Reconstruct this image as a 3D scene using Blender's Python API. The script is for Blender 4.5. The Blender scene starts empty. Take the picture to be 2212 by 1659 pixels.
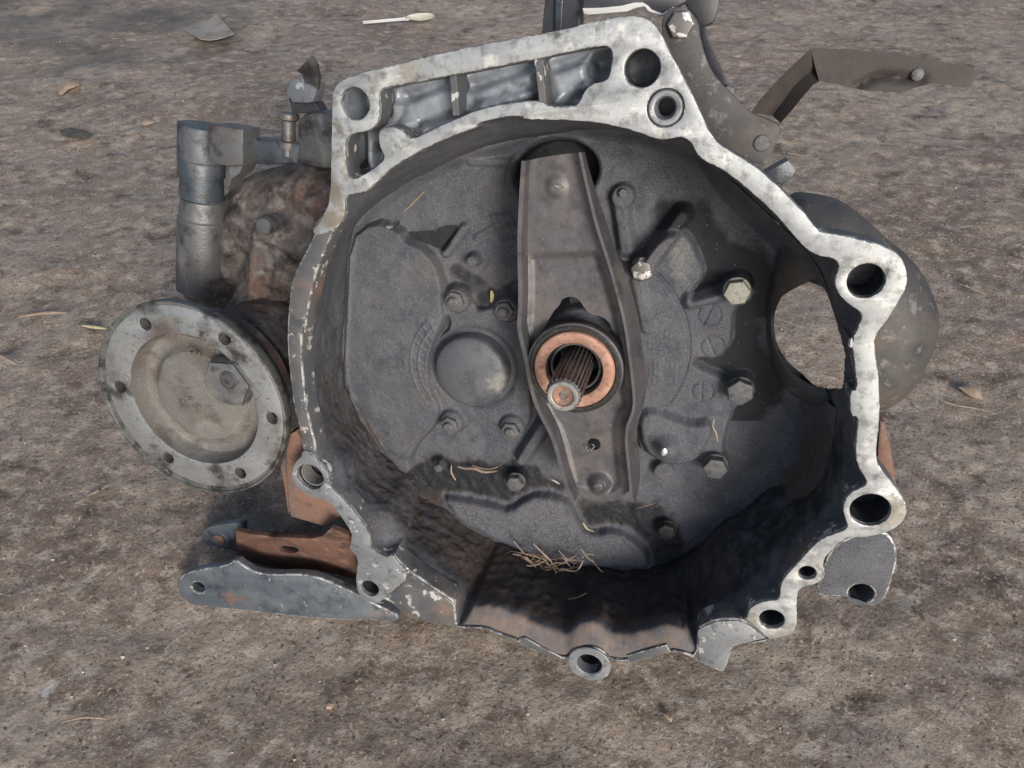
import bpy, bmesh, math, random
import numpy as np
from mathutils import Vector, Matrix
from mathutils.geometry import tessellate_polygon
random.seed(7); rng = np.random.default_rng(7)
scene = bpy.context.scene
COL = scene.collection
# ------------------------------------------------------------------ camera
CX, CY, FP = 1106.0, 829.5, 1500.0
PITCH = math.radians(48.0)
CAMH = 0.525
cam = bpy.data.cameras.new("camera"); cam.sensor_width = 36; cam.lens = 36 * FP / 2212
cam.clip_start = 0.01; cam.clip_end = 200
camo = bpy.data.objects.new("camera", cam); COL.objects.link(camo)
camo.location = (0, 0, CAMH); camo.rotation_euler = (math.pi / 2 - PITCH, 0, 0)
scene.camera = camo
# ------------------------------------------------------------------ light
SUN_EL, SUN_AZ = 26.0, 20.0      # low soft daylight from the opening behind the photographer
w = bpy.data.worlds.new("World"); scene.world = w; w.use_nodes = True
nt = w.node_tree; bg = nt.nodes["Background"]
sky = nt.nodes.new("ShaderNodeTexSky"); sky.sky_type = 'NISHITA'; sky.sun_disc = False
sky.sun_elevation = math.radians(SUN_EL); sky.sun_rotation = math.radians(180 - SUN_AZ)
sky.air_density = 1.0; sky.dust_density = 3.0; sky.ozone_density = 1.0
nt.links.new(sky.outputs[0], bg.inputs[0]); bg.inputs[1].default_value = 0.10
sl = bpy.data.lights.new("sun", 'SUN'); sl.energy = 2.05; sl.angle = math.radians(18); sl.color = (1, .965, .93)
so = bpy.data.objects.new("sun", sl); COL.objects.link(so)
e, a = math.radians(SUN_EL), math.radians(SUN_AZ)
sdir = Vector((math.sin(a) * math.cos(e), -math.cos(a) * math.cos(e), math.sin(e)))
so.rotation_euler = sdir.to_track_quat('Z', 'Y').to_euler(); so.location = (0, -1, 1.5)
scene.view_settings.view_transform = 'Standard'; scene.view_settings.look = 'None'
scene.view_settings.exposure = 0.30; scene.view_settings.gamma = 1
# ------------------------------------------------------------------ frames (mm)
Rv = np.array([1., 0, 0]); Fv = np.array([0, math.cos(PITCH), -math.sin(PITCH)]); Uv = np.array([0, math.sin(PITCH), math.cos(PITCH)])
Bv = .28 * Rv + .46 * Uv + Fv; Bv /= np.linalg.norm(Bv); Nv = -Bv      # axis of the gearbox, N points out of the bell mouth
CAM = np.array([0, 0, CAMH * 1000])
def ray(x, y): return (x - CX) / FP * Rv + Fv - (y - CY) / FP * Uv
O = CAM + 400 * ray(1240, 800)
Ua = np.cross(Uv, Nv); Ua /= np.linalg.norm(Ua); Va = np.cross(Nv, Ua)
def world(x, y, d=0.):
    r = ray(x, y); t = np.dot(O - Nv * d - CAM, Nv) / np.dot(r, Nv); return CAM + t * r
def F(x, y, d=0.):
    """point of the bell housing frame (mm) seen at measured position x, y, lying d mm behind the mating face"""
    q = world(x, y, d) - O; return np.array([q @ Ua, q @ Va, -d])
def F2(x, y, d=0.): return F(x, y, d)[:2]
ORI = dict(C1=(656.7, 0), C2=(1123.3, 0), C3=(1520.8, 259.2), C4=(1520.8, 725.8), C5=(1209.7, 1036.9), C6=(604.9, 1036.9),
           C7=(172.8, 864.1), C8=(172.8, 604.9), D1=(259.2, 86.4), D2=(604.9, 259.2), D3=(1036.9, 259.2), D4=(1036.9, 604.9),
           D5=(604.9, 604.9), D6=(864.1, 907.3), D7=(0, 0), D8=(1520.8, 0))
def K(c, *pts):
    ox, oy = ORI[c]; return [(ox + x / 3.2, oy + y / 3.2) for x, y in pts]
def floorpt(x, y, z=0.):
    r = ray(x, y); t = (z - CAM[2]) / r[2]; return CAM + t * r      # mm, world
Mf = Matrix(((Ua[0], Va[0], Nv[0], O[0] / 1000), (Ua[1], Va[1], Nv[1], O[1] / 1000), (Ua[2], Va[2], Nv[2], O[2] / 1000), (0, 0, 0, 1)))
# ------------------------------------------------------------------ materials
def new_mat(name, base, layers=(), rough=.7, metal=0., bumps=(), spec=.5):
    m = bpy.data.materials.new(name); m.use_nodes = True; n = m.node_tree; L = n.links
    b = n.nodes["Principled BSDF"]; b.inputs["Roughness"].default_value = rough; b.inputs["Metallic"].default_value = metal
    b.inputs["Specular IOR Level"].default_value = spec
    tc = n.nodes.new("ShaderNodeTexCoord"); mp = n.nodes.new("ShaderNodeMapping"); mp.inputs["Scale"].default_value = (1000,) * 3
    L.new(tc.outputs["Object"], mp.inputs[0])
    def fac(l):
        k = l[0]
        if k == 'a':
            at = n.nodes.new("ShaderNodeAttribute"); at.attribute_name = l[2]
            no = n.nodes.new("ShaderNodeTexNoise"); no.inputs["Scale"].default_value = l[3] if len(l) > 3 else .15; no.inputs["Detail"].default_value = 8
            L.new(mp.outputs[0], no.inputs["Vector"])
            ad = n.nodes.new("ShaderNodeMath"); ad.operation = 'ADD'; L.new(at.outputs["Fac"], ad.inputs[0]); L.new(no.outputs["Fac"], ad.inputs[1])
            mr = n.nodes.new("ShaderNodeMapRange"); mr.inputs[1].default_value = .75; mr.inputs[2].default_value = 1.15; L.new(ad.outputs[0], mr.inputs[0])
            return mr.outputs[0]
        vec = mp.outputs[0]
        if k == 'x':      # wear that belongs to one end of the part
            sx_ = n.nodes.new("ShaderNodeSeparateXYZ"); L.new(vec, sx_.inputs[0]); mr = n.nodes.new("ShaderNodeMapRange"); mr.inputs[1].default_value = l[2]; mr.inputs[2].default_value = l[3]; mr.inputs[4].default_value = .52
            L.new(sx_.outputs[0], mr.inputs[0]); no = n.nodes.new("ShaderNodeTexNoise"); no.inputs["Scale"].default_value = l[4]; no.inputs["Detail"].default_value = 9; L.new(vec, no.inputs["Vector"])
            ad = n.nodes.new("ShaderNodeMath"); ad.operation = 'ADD'; L.new(mr.outputs[0], ad.inputs[0]); L.new(no.outputs["Fac"], ad.inputs[1])
            m3 = n.nodes.new("ShaderNodeMapRange"); m3.inputs[1].default_value = .95; m3.inputs[2].default_value = 1.1; L.new(ad.outputs[0], m3.inputs[0]); return m3.outputs[0]
        if len(l) > 6 and l[6]:
            m2 = n.nodes.new("ShaderNodeMapping"); m2.inputs["Scale"].default_value = l[6]; L.new(vec, m2.inputs[0]); vec = m2.outputs[0]
        if k == 'n':
            no = n.nodes.new("ShaderNodeTexNoise"); no.inputs["Scale"].default_value = l[2]; no.inputs["Detail"].default_value = l[5]
            no.inputs["Roughness"].default_value = .62
            L.new(vec, no.inputs["Vector"]); src = no.outputs["Fac"]; lo, hi = l[3], l[4]
        else:
            no = n.nodes.new("ShaderNodeTexVoronoi"); no.inputs["Scale"].default_value = l[2]; L.new(vec, no.inputs["Vector"])
            src = no.outputs["Distance"]; lo, hi = l[4], l[3]
        mr = n.nodes.new("ShaderNodeMapRange"); mr.inputs[1].default_value = lo; mr.inputs[2].default_value = hi
        L.new(src, mr.inputs[0]); out = mr.outputs[0]
        if k == 'v':      # only some of the cells carry a speck
            gt = n.nodes.new("ShaderNodeMath"); gt.operation = 'GREATER_THAN'; gt.inputs[1].default_value = l[5]
            sp = n.nodes.new("ShaderNodeSeparateColor"); L.new(no.outputs["Color"], sp.inputs[0]); L.new(sp.outputs[0], gt.inputs[0])
            mu = n.nodes.new("ShaderNodeMath"); mu.operation = 'MULTIPLY'; L.new(out, mu.inputs[0]); L.new(gt.outputs[0], mu.inputs[1]); out = mu.outputs[0]
        return out
    rgb = n.nodes.new("ShaderNodeRGB"); rgb.outputs[0].default_value = (*base, 1); cur = rgb.outputs[0]
    for l in layers:
        mx = n.nodes.new("ShaderNodeMix"); mx.data_type = 'RGBA'; f = fac(l); L.new(f, mx.inputs["Factor"])
        L.new(cur, mx.inputs[6]); mx.inputs[7].default_value = (*l[1], 1); cur = mx.outputs[2]
    L.new(cur, b.inputs["Base Color"])
    prev = None
    for (sc, dist, strg, *st) in bumps:
        no = n.nodes.new("ShaderNodeTexNoise"); no.inputs["Scale"].default_value = sc; no.inputs["Detail"].default_value = 6; no.inputs["Roughness"].default_value = .65
        vec = mp.outputs[0]
        if st:
            m2 = n.nodes.new("ShaderNodeMapping"); m2.inputs["Scale"].default_value = st[0]; L.new(vec, m2.inputs[0]); vec = m2.outputs[0]
        L.new(vec, no.inputs["Vector"])
        bp = n.nodes.new("ShaderNodeBump"); bp.inputs["Distance"].default_value = dist; bp.inputs["Strength"].default_value = strg
        L.new(no.outputs["Fac"], bp.inputs["Height"])
        if prev is not None: L.new(prev, bp.inputs["Normal"])
        prev = bp.outputs[0]
    if prev is not None: L.new(prev, b.inputs["Normal"])
    return m
SPK = ('v', (.42, .43, .44), .35, .0, .16, .80)
CAST = new_mat("grimy_cast_aluminium", (.088, .096, .115), [
    ('n', (.118, .124, .142), .035, .42, .62, 6, None), ('n', (.056, .066, .086), .05, .47, .66, 6, None),
    ('n', (.112, .104, .106), .02, .54, .70, 6, None), ('n', (.20, .205, .215), 1.3, .54, .68, 3, None), ('n', (.035, .036, .04), .9, .56, .70, 3, None),
    ('a', (.080, .060, .050), 'dirt', .12), ('a', (.020, .022, .028), 'soot_shade', .10), ('a', (.20, .155, .13), 'rust', .10), ('a', (.20, .195, .185), 'bare_lit', .5), SPK],
    .72, .15, [(.9, .0005, .5), (.12, .0012, .45)])
CAPM = new_mat("worn_highlit_cap_steel", (.105, .112, .130), [('n', (.13, .135, .15), .04, .42, .62, 6, None), ('n', (.075, .08, .095), .06, .5, .66, 7, None),
    ('n', (.2, .205, .215), 1.3, .56, .68, 3, None), ('a', (.27, .27, .24), 'bare_lit', .22), SPK], .5, .2, [(1.1, .0004, .5)])
WORN = new_mat("worn_bright_edge", (.46, .47, .47), [('n', (.13, .13, .135), .12, .42, .54, 9, None), ('n', (.7, .7, .69), .4, .56, .66, 6, None)], .45, .35, [(.8, .0003, .4)])
RIMC = new_mat("cast_rim_skin", (.105, .112, .125), [
    ('n', (.17, .165, .16), .05, .45, .7, 6, None), ('n', (.22, .15, .12), .03, .54, .72, 6, None), ('n', (.06, .055, .055), .04, .55, .75, 6, None),
    ('n', (.52, .53, .52), .10, .595, .61, 9, None), SPK], .62, .3, [(.7, .0005, .5), (.1, .001, .3)])
MACH = new_mat("machined_aluminium", (.43, .455, .465), [
    ('n', (.32, .34, .36), .03, .42, .60, 8, None), ('n', (.36, .325, .26), .014, .53, .64, 7, None),
    ('n', (.62, .63, .61), .05, .54, .64, 12, None), ('n', (.23, .235, .235), .14, .50, .64, 13, None),
    ('n', (.13, .125, .115), .045, .60, .67, 12, None), ('n', (.10, .095, .09), .7, .62, .70, 8, None),
    ('x', (.25, .225, .19), -60, -130, .09)], .5, .35, [(.35, .0004, .5), (2.0, .0002, .5)])
MACHG = new_mat("grey_oxidised_aluminium", (.23, .245, .265), [
    ('n', (.32, .34, .36), .06, .42, .60, 7, None), ('n', (.15, .16, .17), .12, .52, .64, 8, None),
    ('n', (.55, .56, .56), .08, .60, .615, 9, None)], .48, .4, [(.5, .0003, .5)])
POCK = new_mat("blueish_pocket_casting", (.25, .28, .32), [
    ('n', (.36, .40, .44), .05, .45, .7, 4, None), ('n', (.07, .065, .065), .08, .52, .72, 6, None)], .36, .15, [(.3, .0004, .5)])
STEEL = new_mat("dusty_grey_steel", (.120, .118, .128), [
    ('n', (.165, .15, .145), .03, .48, .68, 6, None), ('n', (.07, .07, .078), .07, .50, .68, 8, None), ('n', (.05, .048, .05), .5, .58, .7, 6, None), ('n', (.26, .25, .24), 1.0, .62, .75, 4, None), SPK],
    .52, .45, [(1.2, .0002, .5), (.15, .0004, .3)])
BOLT = new_mat("dusty_bolt_steel", (.125, .128, .138), [('n', (.2, .19, .18), .3, .5, .7, 6, None), ('n', (.06, .06, .065), .2, .55, .7, 6, None), SPK], .6, .35, [(1.5, .0002, .5)])
BOLTP = new_mat("pale_zinc_bolt", (.36, .36, .31), [('n', (.2, .2, .18), .4, .5, .7, 6, None), ('n', (.06, .06, .05), .5, .64, .68, 6, None)], .6, .2, [(1.5, .0003, .6)])
BOLTS = new_mat("scratched_bolt_steel", (.16, .155, .15), [('n', (.62, .62, .61), .16, .565, .58, 6, None)], .42, .5, [(1.0, .0002, .5)])
COPPER = new_mat("coppery_bearing_face", (.47, .27, .20), [('n', (.60, .37, .285), .12, .45, .62, 7, None), ('n', (.30, .175, .135), .25, .52, .66, 8, None), ('n', (.14, .1, .085), .6, .6, .7, 6, None)], .45, .35, [(.3, .0003, .4)])
DARK = new_mat("black_grease_steel", (.030, .028, .028), [('n', (.075, .065, .06), .3, .5, .7, 6, None)], .55, .3, [(.8, .0004, .6)])
BORE = new_mat("dark_bore_metal", (.05, .055, .065), [('n', (.1, .105, .115), .15, .5, .7, 6, None)], .4, .4, [(.6, .0003, .5)])
SPLINE = new_mat("rusty_splined_steel", (.24, .205, .195), [('n', (.33, .30, .29), .2, .45, .65, 6, None), ('n', (.07, .045, .038), .3, .52, .7, 6, None)], .42, .6, [(1.2, .0002, .4)])
SHTIP = new_mat("worn_steel_end", (.36, .36, .35), [('n', (.17, .16, .15), .3, .5, .7, 6, None)], .45, .6, [(1.2, .0002, .4)])
RUSTC = new_mat("rust_centre_bore", (.24, .16, .13), [('n', (.5, .25, .12), .3, .5, .65, 6, None)], .6, .2, [(1, .0003, .5)])
RUST = new_mat("rusty_painted_steel", (.15, .082, .06), [
    ('n', (.10, .050, .035), .05, .45, .65, 7, None), ('n', (.26, .16, .12), .09, .55, .72, 7, None), ('n', (.03, .022, .02), .035, .56, .72, 6, None), SPK], .8, .05, [(.5, .0008, .6), (.1, .001, .4)])
RUSTL = new_mat("light_rust_steel", (.215, .125, .092), [('n', (.14, .125, .125), .03, .50, .64, 8, None), ('n', (.27, .17, .13), .4, .5, .7, 6, None), ('n', (.13, .08, .06), .1, .56, .7, 6, None), SPK], .8, .05, [(.6, .0006, .6)])
BLUEST = new_mat("blue_grey_scratched_steel", (.12, .145, .175), [
    ('n', (.18, .20, .225), .05, .42, .65, 7, None), ('n', (.05, .065, .085), .08, .5, .7, 7, None), ('n', (.26, .17, .13), .03, .62, .72, 7, None),
    ('n', (.42, .44, .46), .35, .64, .68, 8, (1, .4, 1))], .42, .45, [(.4, .0004, .5)])
GREASE = new_mat("greasy_brown_casting", (.115, .100, .092), [
    ('n', (.165, .10, .078), .02, .49, .62, 9, None), ('n', (.22, .205, .195), .07, .50, .62, 10, None), ('n', (.07, .055, .048), .15, .5, .64, 10, None), ('n', (.025, .020, .019), .05, .5, .66, 7, None),
    ('n', (.24, .22, .2), .6, .6, .72, 6, None), SPK], .75, .1, [(.5, .001, .7), (1.2, .0006, .6)])
LEFTALU = new_mat("worn_left_casing", (.15, .155, .16), [
    ('n', (.11, .075, .055), .03, .50, .68, 7, None), ('n', (.27, .27, .26), .05, .55, .7, 7, (1, .3, 1)), ('n', (.05, .05, .055), .06, .52, .68, 7, None), SPK], .45, .45, [(.5, .0006, .6)])
FLMACH = new_mat("flange_machined_ring", (.37, .385, .39), [
    ('n', (.44, .455, .46), .04, .45, .65, 5, None), ('n', (.21, .17, .15), .022, .52, .66, 8, None), ('n', (.09, .088, .08), .035, .54, .66, 11, None), ('n', (.12, .12, .12), .5, .58, .68, 6, None)], .38, .6, [(1.0, .0002, .4)])
FLDARK = new_mat("flange_grimy_rim", (.16, .165, .16), [('n', (.045, .045, .045), .07, .45, .6, 8, None), ('n', (.28, .28, .27), .2, .6, .7, 8, None)], .5, .4, [(.5, .0005, .6)])
HEXM = new_mat("dull_hexagon_steel", (.15, .155, .16), [('n', (.22, .22, .21), .08, .46, .64, 8, None), ('n', (.07, .07, .07), .15, .52, .66, 9, None), SPK], .5, .3, [(1, .0004, .5)])
FLCAST = new_mat("flange_dusty_dish", (.165, .160, .150), [
    ('n', (.13, .112, .10), .03, .45, .62, 7, None), ('n', (.24, .235, .22), .04, .50, .66, 8, None), ('n', (.09, .078, .07), .06, .56, .70, 10, None), ('n', (.3, .29, .27), .8, .56, .7, 5, None), SPK], .75, .1, [(.8, .0006, .6), (.15, .0006, .4)])
PLATEG = new_mat("dull_grey_plate", (.078, .076, .076), [('n', (.13, .10, .085), .025, .5, .66, 6, None), ('n', (.045, .043, .043), .06, .52, .68, 9, None), ('n', (.18, .175, .17), .12, .58, .68, 9, None), SPK], .6, .2, [(.6, .0004, .5)])  # dull grey with brownish and pale mottling
BRNSTEEL = new_mat("brown_tarnished_steel", (.040, .034, .032), [('n', (.058, .05, .046), .03, .5, .7, 6, None), ('n', (.075, .055, .046), .04, .5, .68, 6, None)], .6, .1, [(.6, .0004, .5)])
BLACKP = new_mat("black_plastic", (.035, .037, .045), [('n', (.07, .07, .08), .02, .5, .7, 5, None)], .45, 0, [(.4, .0003, .4)])
BLUEP = new_mat("worn_black_sensor", (.065, .080, .10), [('n', (.14, .15, .16), .05, .5, .7, 7, (1, .35, 1)), ('n', (.04, .04, .042), .1, .5, .68, 7, None), SPK], .4, .25, [(.5, .0005, .6)])
WHITEP = new_mat("white_plastic", (.66, .66, .64), [('n', (.55, .54, .48), .03, .5, .7, 4, None)], .4, 0, [(.2, .0002, .3)])
CREAM = new_mat("cream_stained_plastic", (.60, .57, .44), [('n', (.7, .68, .6), .05, .5, .7, 4, None)], .45, 0)
STRAW = new_mat("pale_dry_straw", (.48, .40, .22), [('n', (.62, .55, .36), .4, .45, .65, 4, None)], .7, 0, [(1, .0002, .5)])
LEAF = new_mat("dry_tan_leaf", (.33, .24, .18), [('n', (.46, .36, .28), .15, .45, .65, 5, None), ('n', (.16, .11, .08), .3, .58, .7, 5, None)], .75, 0, [(.6, .0004, .5)])
STRAWD = new_mat("brown_dry_grass", (.17, .115, .08), [('n', (.28, .2, .15), .3, .45, .65, 4, None)], .75, 0)
SPOTD = new_mat("dark_spot_brown", (.075, .068, .055), [('n', (.13, .12, .1), .15, .45, .65, 5, None)], .7, 0, [(.6, .0004, .5)])
PAPER = new_mat("dirty_grey_card", (.33, .31, .275), [('n', (.19, .17, .15), .03, .5, .7, 6, None), ('n', (.33, .31, .28), .08, .58, .7, 6, None)], .8, 0, [(.3, .0004, .4)])
GRIT = new_mat("pale_grit", (.40, .35, .30), [('n', (.6, .55, .5), .1, .5, .6, 2, None)], .8, 0)
CRUST = new_mat("black_crumbly_dirt", (.022, .018, .016), [('n', (.055, .045, .04), .5, .5, .7, 6, None), SPK], .9, 0, [(.7, .0012, .9)])
FOIL = new_mat("bright_bare_metal", (.75, .75, .73), [('n', (.4, .4, .38), .5, .5, .6, 5, None)], .35, .6, [(1, .0003, .6)])
FLOOR = new_mat("dirty_concrete_earth", (.285, .226, .178), [
    ('n', (.37, .31, .25), .0045, .42, .62, 6, None), ('n', (.21, .158, .12), .006, .45, .64, 9, None),
    ('n', (.42, .36, .30), .07, .50, .62, 13, (.8, 1.1, 1)), ('n', (.165, .12, .088), .055, .52, .66, 13, (.8, 1.1, 1)),
    ('n', (.10, .070, .050), .018, .57, .68, 13, (.8, 1.1, 1)), ('n', (.48, .42, .36), .30, .56, .66, 8, None), ('n', (.09, .066, .05), .33, .56, .66, 8, None),
    ('a', (.085, .080, .068), 'dark_corner', .01), ('a', (.62, .60, .57), 'powder', .18),
    ('v', (.72, .64, .56), .055, .0, .022, .84)], .52, 0,
    [(.28, .0020, .6), (.07, .0030, .35), (1.2, .0008, .5)], .5)
# ------------------------------------------------------------------ mesh helpers
def mk(name, V, faces, mat, parent=None, kind=None, angle=35, mats=None, world_mm=False, label=None, attrs=None, edge=None):
    me = bpy.data.meshes.new(name); V = np.asarray(V, float) * .001
    if isinstance(faces, np.ndarray) and faces.ndim == 2:
        nf, k = faces.shape
        me.vertices.add(len(V)); me.vertices.foreach_set("co", V.ravel())
        me.loops.add(nf * k); me.loops.foreach_set("vertex_index", faces.ravel().astype(np.int32))
        me.polygons.add(nf); me.polygons.foreach_set("loop_start", np.arange(0, nf * k, k, dtype=np.int32)); me.update(calc_edges=True)
    else:
        me.from_pydata([tuple(v) for v in V], [], [tuple(int(i) for i in f) for f in faces])
    me.validate(); me.update()
    if angle is not None:
        me.shade_smooth(); me.set_sharp_from_angle(angle=math.radians(angle))
    me.materials.append(mat)
    if edge is not None:      # bevels worn bright
        me.materials.append(edge); nz = np.empty(len(me.polygons) * 3); me.polygons.foreach_get("normal", nz); nz = nz.reshape(-1, 3)[:, 2]
        me.polygons.foreach_set("material_index", ((nz > .2) & (nz < .95)).astype(np.int32))
    if attrs:
        for k, v in attrs.items():
            at = me.attributes.new(k, 'FLOAT', 'POINT'); at.data.foreach_set("value", np.asarray(v, np.float32))
    o = bpy.data.objects.new(name, me); COL.objects.link(o)
    if parent is not None: attach(o, parent)
    if kind: o["kind"] = kind
    if label: o["label"] = label
    return o
ROOTM = {}
def attach(o, parent):
    o.parent = parent
    if parent.name in ROOTM: o.matrix_basis = ROOTM[parent.name]
def rot2(p, c, a):
    ca, sa = math.cos(a), math.sin(a); x, y = p[0] - c[0], p[1] - c[1]; return (c[0] + x * ca - y * sa, c[1] + x * sa + y * ca)
def smooth_loop(P, it=2):
    P = np.asarray(P, float)
    for _ in range(it):
        Q = np.roll(P, -1, 0); P = np.stack([.75 * P + .25 * Q, .25 * P + .75 * Q], 1).reshape(-1, P.shape[1])
    return P
def area(P): x, y = P[:, 0], P[:, 1]; return .5 * np.sum(x * np.roll(y, -1) - y * np.roll(x, -1))
def ccw(P): return P if area(P) > 0 else P[::-1]
def offs(P, d):
    """offset a CCW loop outwards by d"""
    a = P - np.roll(P, 1, 0); b = np.roll(P, -1, 0) - P
    def nn(v): l = np.linalg.norm(v, axis=1, keepdims=True) + 1e-9; v = v / l; return np.stack([v[:, 1], -v[:, 0]], 1)
    n = nn(a) + nn(b); n /= (np.linalg.norm(n, axis=1, keepdims=True) + 1e-9); return P + n * d
def circ(c, r, n=28): t = np.linspace(0, 2 * np.pi, n, endpoint=False); return np.stack([c[0] + r * np.cos(t), c[1] + r * np.sin(t)], 1)
def merge(parts):
    V = []; Fc = []; o = 0
    for v, f in parts: V.append(np.asarray(v, float)); Fc += [tuple(i + o for i in g) for g in f]; o += len(v)
    return np.concatenate(V), Fc
def prism(outer, holes, d0, d1, b=.8, wob=0.):
    """plate with holes: front cap at depth d0, back at d1, front edge bevelled by b"""
    outer = ccw(np.asarray(outer, float)); holes = [ccw(np.asarray(h, float))[::-1] for h in holes]
    loops = [outer] + holes; V = []; Fc = []; caps = []
    for L in loops:
        n = len(L); o = len(V)
        A = offs(L, -b)      # holes are clockwise, so the same sign grows them
        for ring, w_ in ((A, -d0), (offs(L, -b * .3), -d0 - b * .3), (L, -d0 - b), (L, -d1)):
            V += [(p[0], p[1], w_) for p in ring]
        for k in range(3):
            for i in range(n):
                j = (i + 1) % n; Fc.append((o + k * n + i, o + (k + 1) * n + i, o + (k + 1) * n + j, o + k * n + j))
        caps.append((o, n, o + 3 * n))
    tri = tessellate_polygon([[Vector(V[o + i]) for i in range(n)] for o, n, _ in caps])
    idx = [o + i for o, n, _ in caps for i in range(n)]; idb = [q + i for o, n, q in caps for i in range(n)]
    for t in tri:
        a, b_, c = (np.array(V[idx[i]][:2]) for i in t)
        cr = (b_[0] - a[0]) * (c[1] - a[1]) - (b_[1] - a[1]) * (c[0] - a[0])
        t = t if cr > 0 else t[::-1]
        Fc.append(tuple(idx[i] for i in t)); Fc.append(tuple(idb[i] for i in t[::-1]))
    return np.array(V), Fc
def frame(ax):
    ax = np.asarray(ax, float); ax = ax / np.linalg.norm(ax); h = np.array([1., 0, 0]) if abs(ax[0]) < .8 else np.array([0, 1., 0])
    a = np.cross(ax, h); a /= np.linalg.norm(a); return a, np.cross(ax, a), ax
def lathe(P, ax, prof, n=32, close=True, phase=0., radial=None):
    """profile [(distance along axis, radius)] around P"""
    a, b, c = frame(ax); V = []; Fc = []
    for (h, r) in prof:
        for i in range(n):
            t = 2 * math.pi * i / n + phase; rr = r if radial is None else r * radial(t)
            V.append(np.asarray(P) + c * h + (a * math.cos(t) + b * math.sin(t)) * rr)
    for k in range(len(prof) - 1):
        for i in range(n):
            j = (i + 1) % n; Fc.append((k * n + i, k * n + j, (k + 1) * n + j, (k + 1) * n + i))
    if close: Fc.append(tuple(range(n))[::-1]); Fc.append(tuple((len(prof) - 1) * n + i for i in range(n)))
    return V, Fc
ZW = (0, 0, 1)
def tube(pts, rad, n=6, flat=1.):
    pts = [np.asarray(p, float) for p in pts]; V = []; Fc = []; m = len(pts)
    rads = rad if hasattr(rad, '__len__') else [rad] * m
    for k, p in enumerate(pts):
        t = pts[min(k + 1, m - 1)] - pts[max(k - 1, 0)]; a, b, _ = frame(t)
        if abs(b[2]) > abs(a[2]): a, b = b, a
        for i in range(n):
            q = 2 * math.pi * i / n; V.append(p + (b * math.cos(q) + a * math.sin(q) * flat) * rads[k])
    for k in range(m - 1):
        for i in range(n):
            j = (i + 1) % n; Fc.append((k * n + i, k * n + j, (k + 1) * n + j, (k + 1) * n + i))
    Fc.append(tuple(range(n))[::-1]); Fc.append(tuple((m - 1) * n + i for i in range(n)))
    return V, Fc
def torus(P, ax, R, r, n=24, m=6):
    a, b, c = frame(ax); V = []; Fc = []
    for i in range(n):
        t = 2 * math.pi * i / n; d = a * math.cos(t) + b * math.sin(t)
        for j in range(m):
            q = 2 * math.pi * j / m; V.append(np.asarray(P) + d * (R + r * math.cos(q)) + c * r * math.sin(q))
    for i in range(n):
        for j in range(m): Fc.append((i * m + j, ((i + 1) % n) * m + j, ((i + 1) % n) * m + (j + 1) % m, i * m + (j + 1) % m))
    return V, Fc
def sst(x, a, b): t = np.clip((x - a) / (b - a + 1e-12), 0, 1); return t * t * (3 - 2 * t)
def pdist(P, U, V):
    """distance to polygon outline and nearest point"""
    P = np.asarray(P, float); best = np.full(U.shape, 1e9); bx = np.zeros_like(U); by = np.zeros_like(U)
    for i in range(len(P)):
        a, b = P[i], P[(i + 1) % len(P)]; d = b - a; l = d @ d + 1e-12
        t = np.clip(((U - a[0]) * d[0] + (V - a[1]) * d[1]) / l, 0, 1); x = a[0] + t * d[0]; y = a[1] + t * d[1]
        q = (U - x) ** 2 + (V - y) ** 2; m = q < best; best = np.where(m, q, best); bx = np.where(m, x, bx); by = np.where(m, y, by)
    return np.sqrt(best), bx, by
def inside(P, U, V):
    P = np.asarray(P, float); c = np.zeros(U.shape, bool)
    for i in range(len(P)):
        a, b = P[i], P[(i + 1) % len(P)]
        if a[1] == b[1]: continue
        k = ((a[1] > V) != (b[1] > V)) & (U < (b[0] - a[0]) * (V - a[1]) / (b[1] - a[1]) + a[0]); c ^= k
    return c
def sd(P, U, V):
    """signed distance, positive inside"""
    d = pdist(P, U, V)[0]; return np.where(inside(P, U, V), d, -d)
def capsule(a, b, U, V):
    d = np.array(b) - np.array(a); l = d @ d + 1e-9; t = np.clip(((U - a[0]) * d[0] + (V - a[1]) * d[1]) / l, 0, 1)
    return np.hypot(U - a[0] - t * d[0], V - a[1] - t * d[1])
_tab = rng.random((256, 256))
def vnoise(x, y):
    xi = np.floor(x).astype(int); yi = np.floor(y).astype(int); fx = x - xi; fy = y - yi; fx = fx * fx * (3 - 2 * fx); fy = fy * fy * (3 - 2 * fy)
    g = lambda i, j: _tab[i & 255, j & 255]
    return (g(xi, yi) * (1 - fx) + g(xi + 1, yi) * fx) * (1 - fy) + (g(xi, yi + 1) * (1 - fx) + g(xi + 1, yi + 1) * fx) * fy - .5
def fbm(x, y, o=4):
    s = 0; a = 1.
    for k in range(o): s = s + a * vnoise(x * 2 ** k + 17 * k, y * 2 ** k + 31 * k); a *= .5
    return s
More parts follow.
